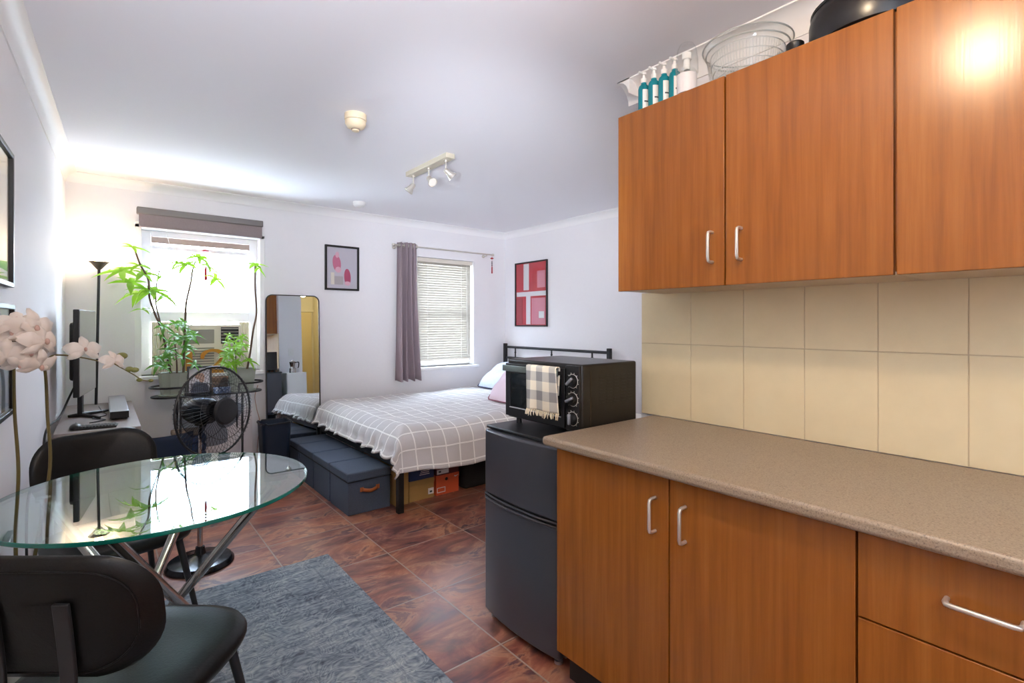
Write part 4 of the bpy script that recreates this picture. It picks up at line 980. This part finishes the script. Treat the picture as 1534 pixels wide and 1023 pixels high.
def chair(lab, loc, rz):
    t = thing('dining_chair', lab, 'chair', loc, rz, 'black dining chairs at the glass table')
    def outline(sc, n=40):
        pts = []
        for k in range(n):
            a = 2*PI*k/n; cx, sy = math.cos(a), math.sin(a); e = 2/3.2
            x = math.copysign(abs(cx)**e, cx)*.25*sc; y = math.copysign(abs(sy)**e, sy)*.245*sc
            x *= 1-.10*(.5-y/.49); pts.append((x, y))
        return pts
    b = MB(); prof = [(.86, .425), (.97, .432), (1.0, .447), (1.0, .455), (.965, .472), (.86, .482), (.6, .484), (.3, .480)]; n = 40
    for sc, z in prof: b.v += [Vector((x, y, z+.012*(y/.245)**2*(y > 0)-.004)) for x, y in outline(sc, n)]
    for i in range(len(prof)-1):
        for k in range(n): b.f.append((i*n+k, i*n+(k+1) % n, (i+1)*n+(k+1) % n, (i+1)*n+k))
    b.f += [tuple(range(n)), tuple(range((len(prof)-1)*n, len(prof)*n))]
    b.build('seat', LEATHER, t, angle=60)
    def bw(p, q, d):                            # bend the backrest round the sitter, lean it back
        zc = q; lean = -(zc-.6)*.16
        return (p, -.245+lean+1.15*p*p-d, zc)
    o = rrect(.46, .285, .12, 10); c = .725
    def pad(d0, d1, sc0, sc1):
        b = MB(); n = len(o); rings = [(sc0*.9, d0+.004), (sc0, d0+.012), (1.0, (d0+d1)/2), (sc1, d1-.012), (sc1*.9, d1-.004)]
        fills = [(.6, d0), (.25, d0)], [(.6, d1), (.25, d1)]
        seq = [(.12, d0), (.5, d0), (.8, d0+.001)] + rings + [(.8, d1-.001), (.5, d1), (.12, d1)]
        for s, d in seq: b.v += [Vector(bw(x*s, c+y*s, d)) for x, y in o]
        for i in range(len(seq)-1):
            for k in range(n): b.f.append((i*n+k, i*n+(k+1) % n, (i+1)*n+(k+1) % n, (i+1)*n+k))
        b.f += [tuple(range(n)), tuple(range((len(seq)-1)*n, len(seq)*n))]
        return b
    bk = pad(-.022, .022, .97, .97).build('backrest', LEATHER, t, angle=60)
    MB().tube([bw(x*.86, c+y*.82, .0215) for x, y in o], .0022, 6, closed=True).build('piping', LEATHER, bk)
    for sx in (-.075, .075):
        b = MB(); pts = [(.775, .028), (.7, .03), (.62, .034), (.54, .04)]
        P = [Vector(bw(sx, z, d)) for z, d in pts] + [Vector((sx, -.22, .45)), Vector((sx, -.12, .42))]
        for p in P: pass
        P = spline([tuple(p) for p in P], 4); w = .017
        for p in P: b.v += [p+Vector((-w, -.004, 0)), p+Vector((w, -.004, 0)), p+Vector((w, .004, .002)), p+Vector((-w, .004, .002))]
        for i in range(len(P)-1):
            for k in range(4): b.f.append((i*4+k, i*4+(k+1) % 4, i*4+4+(k+1) % 4, i*4+4+k))
        b.f += [(0, 1, 2, 3), tuple(len(b.v)-4+k for k in range(4))]
        b.build('back_bracket', BLACKM, t, bevel=.002)
    MB().tube([(-.17, -.15, .422), (.17, -.15, .422), (.18, .16, .422), (-.18, .16, .422)], .010, 8, closed=True).build('seat_frame', BLACKM, t)
    for sx in (-1, 1):
        for sy in (-1, 1): MB().tube([(sx*.17, sy*.155, .425), (sx*.235, sy*.225, 0)], [.0145, .009], 12).build('leg', BLACKM, t)
    return t
ch = chair('black padded dining chair nearest the camera, seen from behind', (.06, 1.68, 0), R(-39.1))
dup(ch, (.048, 2.72, 0), R(-162.5), 'black padded dining chair beyond the glass table, facing it')

# orchid
t = thing('orchid', 'tall pale artificial orchid in a slim pot by the left wall', 'plant', (-.235, 2.63, 0))
MB().lathe([(.036, 0), (.044, .01), (.046, .3), (.042, .305), (.04, .28)], (-.235, 2.63, 0), 24).build('pot', mat('white_ceramic_pot', (206, 204, 200), .3), t, world=True)
MB().lathe([(.001, .0), (.041, 0)], (-.235, 2.63, .282), 24).build('soil', SOIL, t, world=True)
st_([(-.245, 2.63, .28), (-.252, 2.635, .55), (-.246, 2.65, .8), (-.256, 2.65, 1.02), (-.255, 2.62, 1.2), (-.235, 2.45, 1.31), (-.19, 2.2, 1.32)], .0065, .004).build('stem', OSTEM, t, world=True)
st_([(-.225, 2.63, .28), (-.19, 2.64, .55), (-.158, 2.65, .8), (-.165, 2.65, 1.0), (-.17, 2.65, 1.15), (-.175, 2.6, 1.22), (-.165, 2.4, 1.26), (-.13, 2.2, 1.27)], .0065, .004).build('stem', OSTEM, t, world=True)
def at(u, v, Y=2.6):
    a = (u-767)/755; s, c = math.sin(R(39.1)), math.cos(R(39.1)); k = Y/(c-a*s); return Vector(((s+a*c)*k, Y, 1.36+(484-v)/755*k))
st_([at(70, 540, 2.62), at(78, 533), at(95, 532), at(125, 536), at(150, 541), at(162, 540), at(180, 550), at(200, 561), at(213, 569), at(228, 571)], .0035, .0018).build('spray', OSTEM, t, world=True)
st_([at(160, 541), at(168, 535), at(178, 534)], .002, .0015).build('spray', OSTEM, t, world=True)
VW = Vector((.35, -.93, .1))
def bloom(b, c, r, nrm):
    c = Vector(c); z = Vector(nrm).normalized(); x = z.cross(Vector((0,0,1))).normalized(); y = x.cross(z)
    for ang, L, w in ((90, 1.0, .56), (212, 1.0, .52), (328, 1.0, .52), (14, 1.08, .88), (166, 1.08, .88)):
        d = x*math.cos(R(ang))+y*math.sin(R(ang)); s = z.cross(d)
        def f(u, v):
            wd = w*r*math.sin(PI*(u*.93+.05))**.6; return c+d*(L*r*u)+s*(wd*(v-.5))+z*(.10*r*math.sin(PI*u)-.30*r*u*u-.5*r*(v-.5)**2+.05*r*math.sin(u*9+ang)+(.02*r if ang in (18, 162) else 0))
        b.grid(f, 7, 6)
    pass
for u, v, r, nx in ((18, 500, .075, (.2, -.9, .2)), (52, 492, .075, (.6, -.8, 0)), (8, 535, .07, (-.1, -1, -.1)), (44, 528, .07, (.4, -.8, -.2)), (66, 512, .07, (.7, -.6, .1)), (60, 548, .06, (.5, -.7, -.5)), (25, 482, .065, (.1, -.8, .6)), (127, 524, .058, (.3, -.9, .2)), (172, 540, .045, (.5, -.8, .3)), (30, 545, .06, (.1, -.8, -.5))):
    b = MB(); yb_ = 2.06 if u < 100 else 2.4; bloom(b, at(u, v, yb_-.04*random.random()), r*(.80 if u < 100 else .93), nx); bl = b.build('bloom', PETAL, t, world=True, angle=180)
    q = at(u, v, yb_-.02)+Vector(nx).normalized()*.01; MB().ball(q, (r*.09, r*.09, r*.14), 8, 6).build('lip', mat('orchid_lip_rose', (196, 160, 148), .6), bl, world=True)
for u, v, r in ((183, 533, .014), (194, 553, .011), (202, 554, .011), (209, 569, .008), (226, 570, .007)):
    MB().ball(at(u, v), (r*1.35, r, r), 12, 8).build('bud', BUD, t, world=True)

# rug
rg = thing('rug', 'faded grey blue patterned rug under the dining table', 'rug', (.372, 1.93, 0))
MB().box(-.652, .652, -1.04, 1.04, .001, .012).build('pile', RUG, rg, bevel=.004)

# ------------------------------------------------------------------ light
def light(name, typ, loc, energy, col, size=.1, rot=None, parent=None, **kw):
    l = bpy.data.lights.new(name, typ); l.energy = energy; l.color = col
    if typ in ('POINT', 'SPOT'): l.shadow_soft_size = size
    for k, v in kw.items(): setattr(l, k, v)
    o = bpy.data.objects.new(name, l); COL.objects.link(o); o.location = loc
    if rot: o.rotation_euler = rot
    return o
light('kitchen_ceiling_light', 'POINT', (.6, .37, 2.42), 20, (1, .76, .5), .05)
light('corner_lamp_light', 'POINT', (LX, LY-.0, 1.88), 2.8, (1, .76, .5), .03)
light('hall_light', 'POINT', (2.6, .5, 2.3), 5, (1, .84, .6), .08)
for nm, W in (('window_daylight', W1), ('window_daylight', W2)):
    light(nm, 'AREA', ((W[0]+W[1])/2, YB+.3, (W[2]+W[3])/2), 1, (1, 1, 1), rot=(R(-90), 0, 0), shape='RECTANGLE', size=W[1]-W[0]+.1, size_y=W[3]-W[2]+.1)
for o in list(COL.objects):
    if o.name.startswith('window_daylight'): o.data.cycles.is_portal = True
def aim(p, q): return (Vector(q)-Vector(p)).to_track_quat('-Z', 'Y').to_euler()
light('ceiling_fill_light', 'SPOT', (-.05, -.3, 1.75), 150, (.78, .87, 1.0), .12, aim((-.05, -.3, 1.75), (.95, 2.5, 2.6)), spot_size=R(62), spot_blend=1.0)  # fill spot added behind the camera to brighten the ceiling, not a room lamp
light('room_fill_light', 'SPOT', (-.15, .35, 1.45), 245, (.82, .88, 1.0), .1, aim((-.15, .35, 1.45), (2.75, 3.6, 2.05)), spot_size=R(48), spot_blend=1.0)  # unseen fill spot added beside the camera, lifts bedroom and right wall
light('ceiling_fill_light', 'AREA', (.1, -.9, 1.7), 22, (.74, .86, 1.0), rot=(R(180), 0, 0), shape='DISK', size=.5)  # added upward fill disc behind the camera, lightens the ceiling
w = bpy.data.worlds.new('sky'); SC.world = w; w.use_nodes = True
bg = w.node_tree.nodes['Background']; bg.inputs[0].default_value = (.68, .82, 1.0, 1); bg.inputs[1].default_value = 18.0

# ------------------------------------------------------------------ camera and view
cam = bpy.data.cameras.new('camera'); co = bpy.data.objects.new('camera', cam); COL.objects.link(co)
cam.sensor_width = 36; cam.lens = 755/1534*36; cam.clip_start = .02
cam.shift_y = -(511.5-484)/1534
co.location = (0, 0, 1.36); co.rotation_euler = (R(90), 0, R(-39.1)); SC.camera = co
SC.view_settings.view_transform = 'Standard'; SC.view_settings.look = 'None'; SC.view_settings.gamma = 1; SC.view_settings.exposure = .9
SC.view_settings.use_curve_mapping = False
SC.cycles.use_denoising = True; SC.cycles.max_bounces = 12; SC.cycles.diffuse_bounces = 6; SC.cycles.transparent_max_bounces = 24; SC.cycles.sample_clamp_indirect = 8
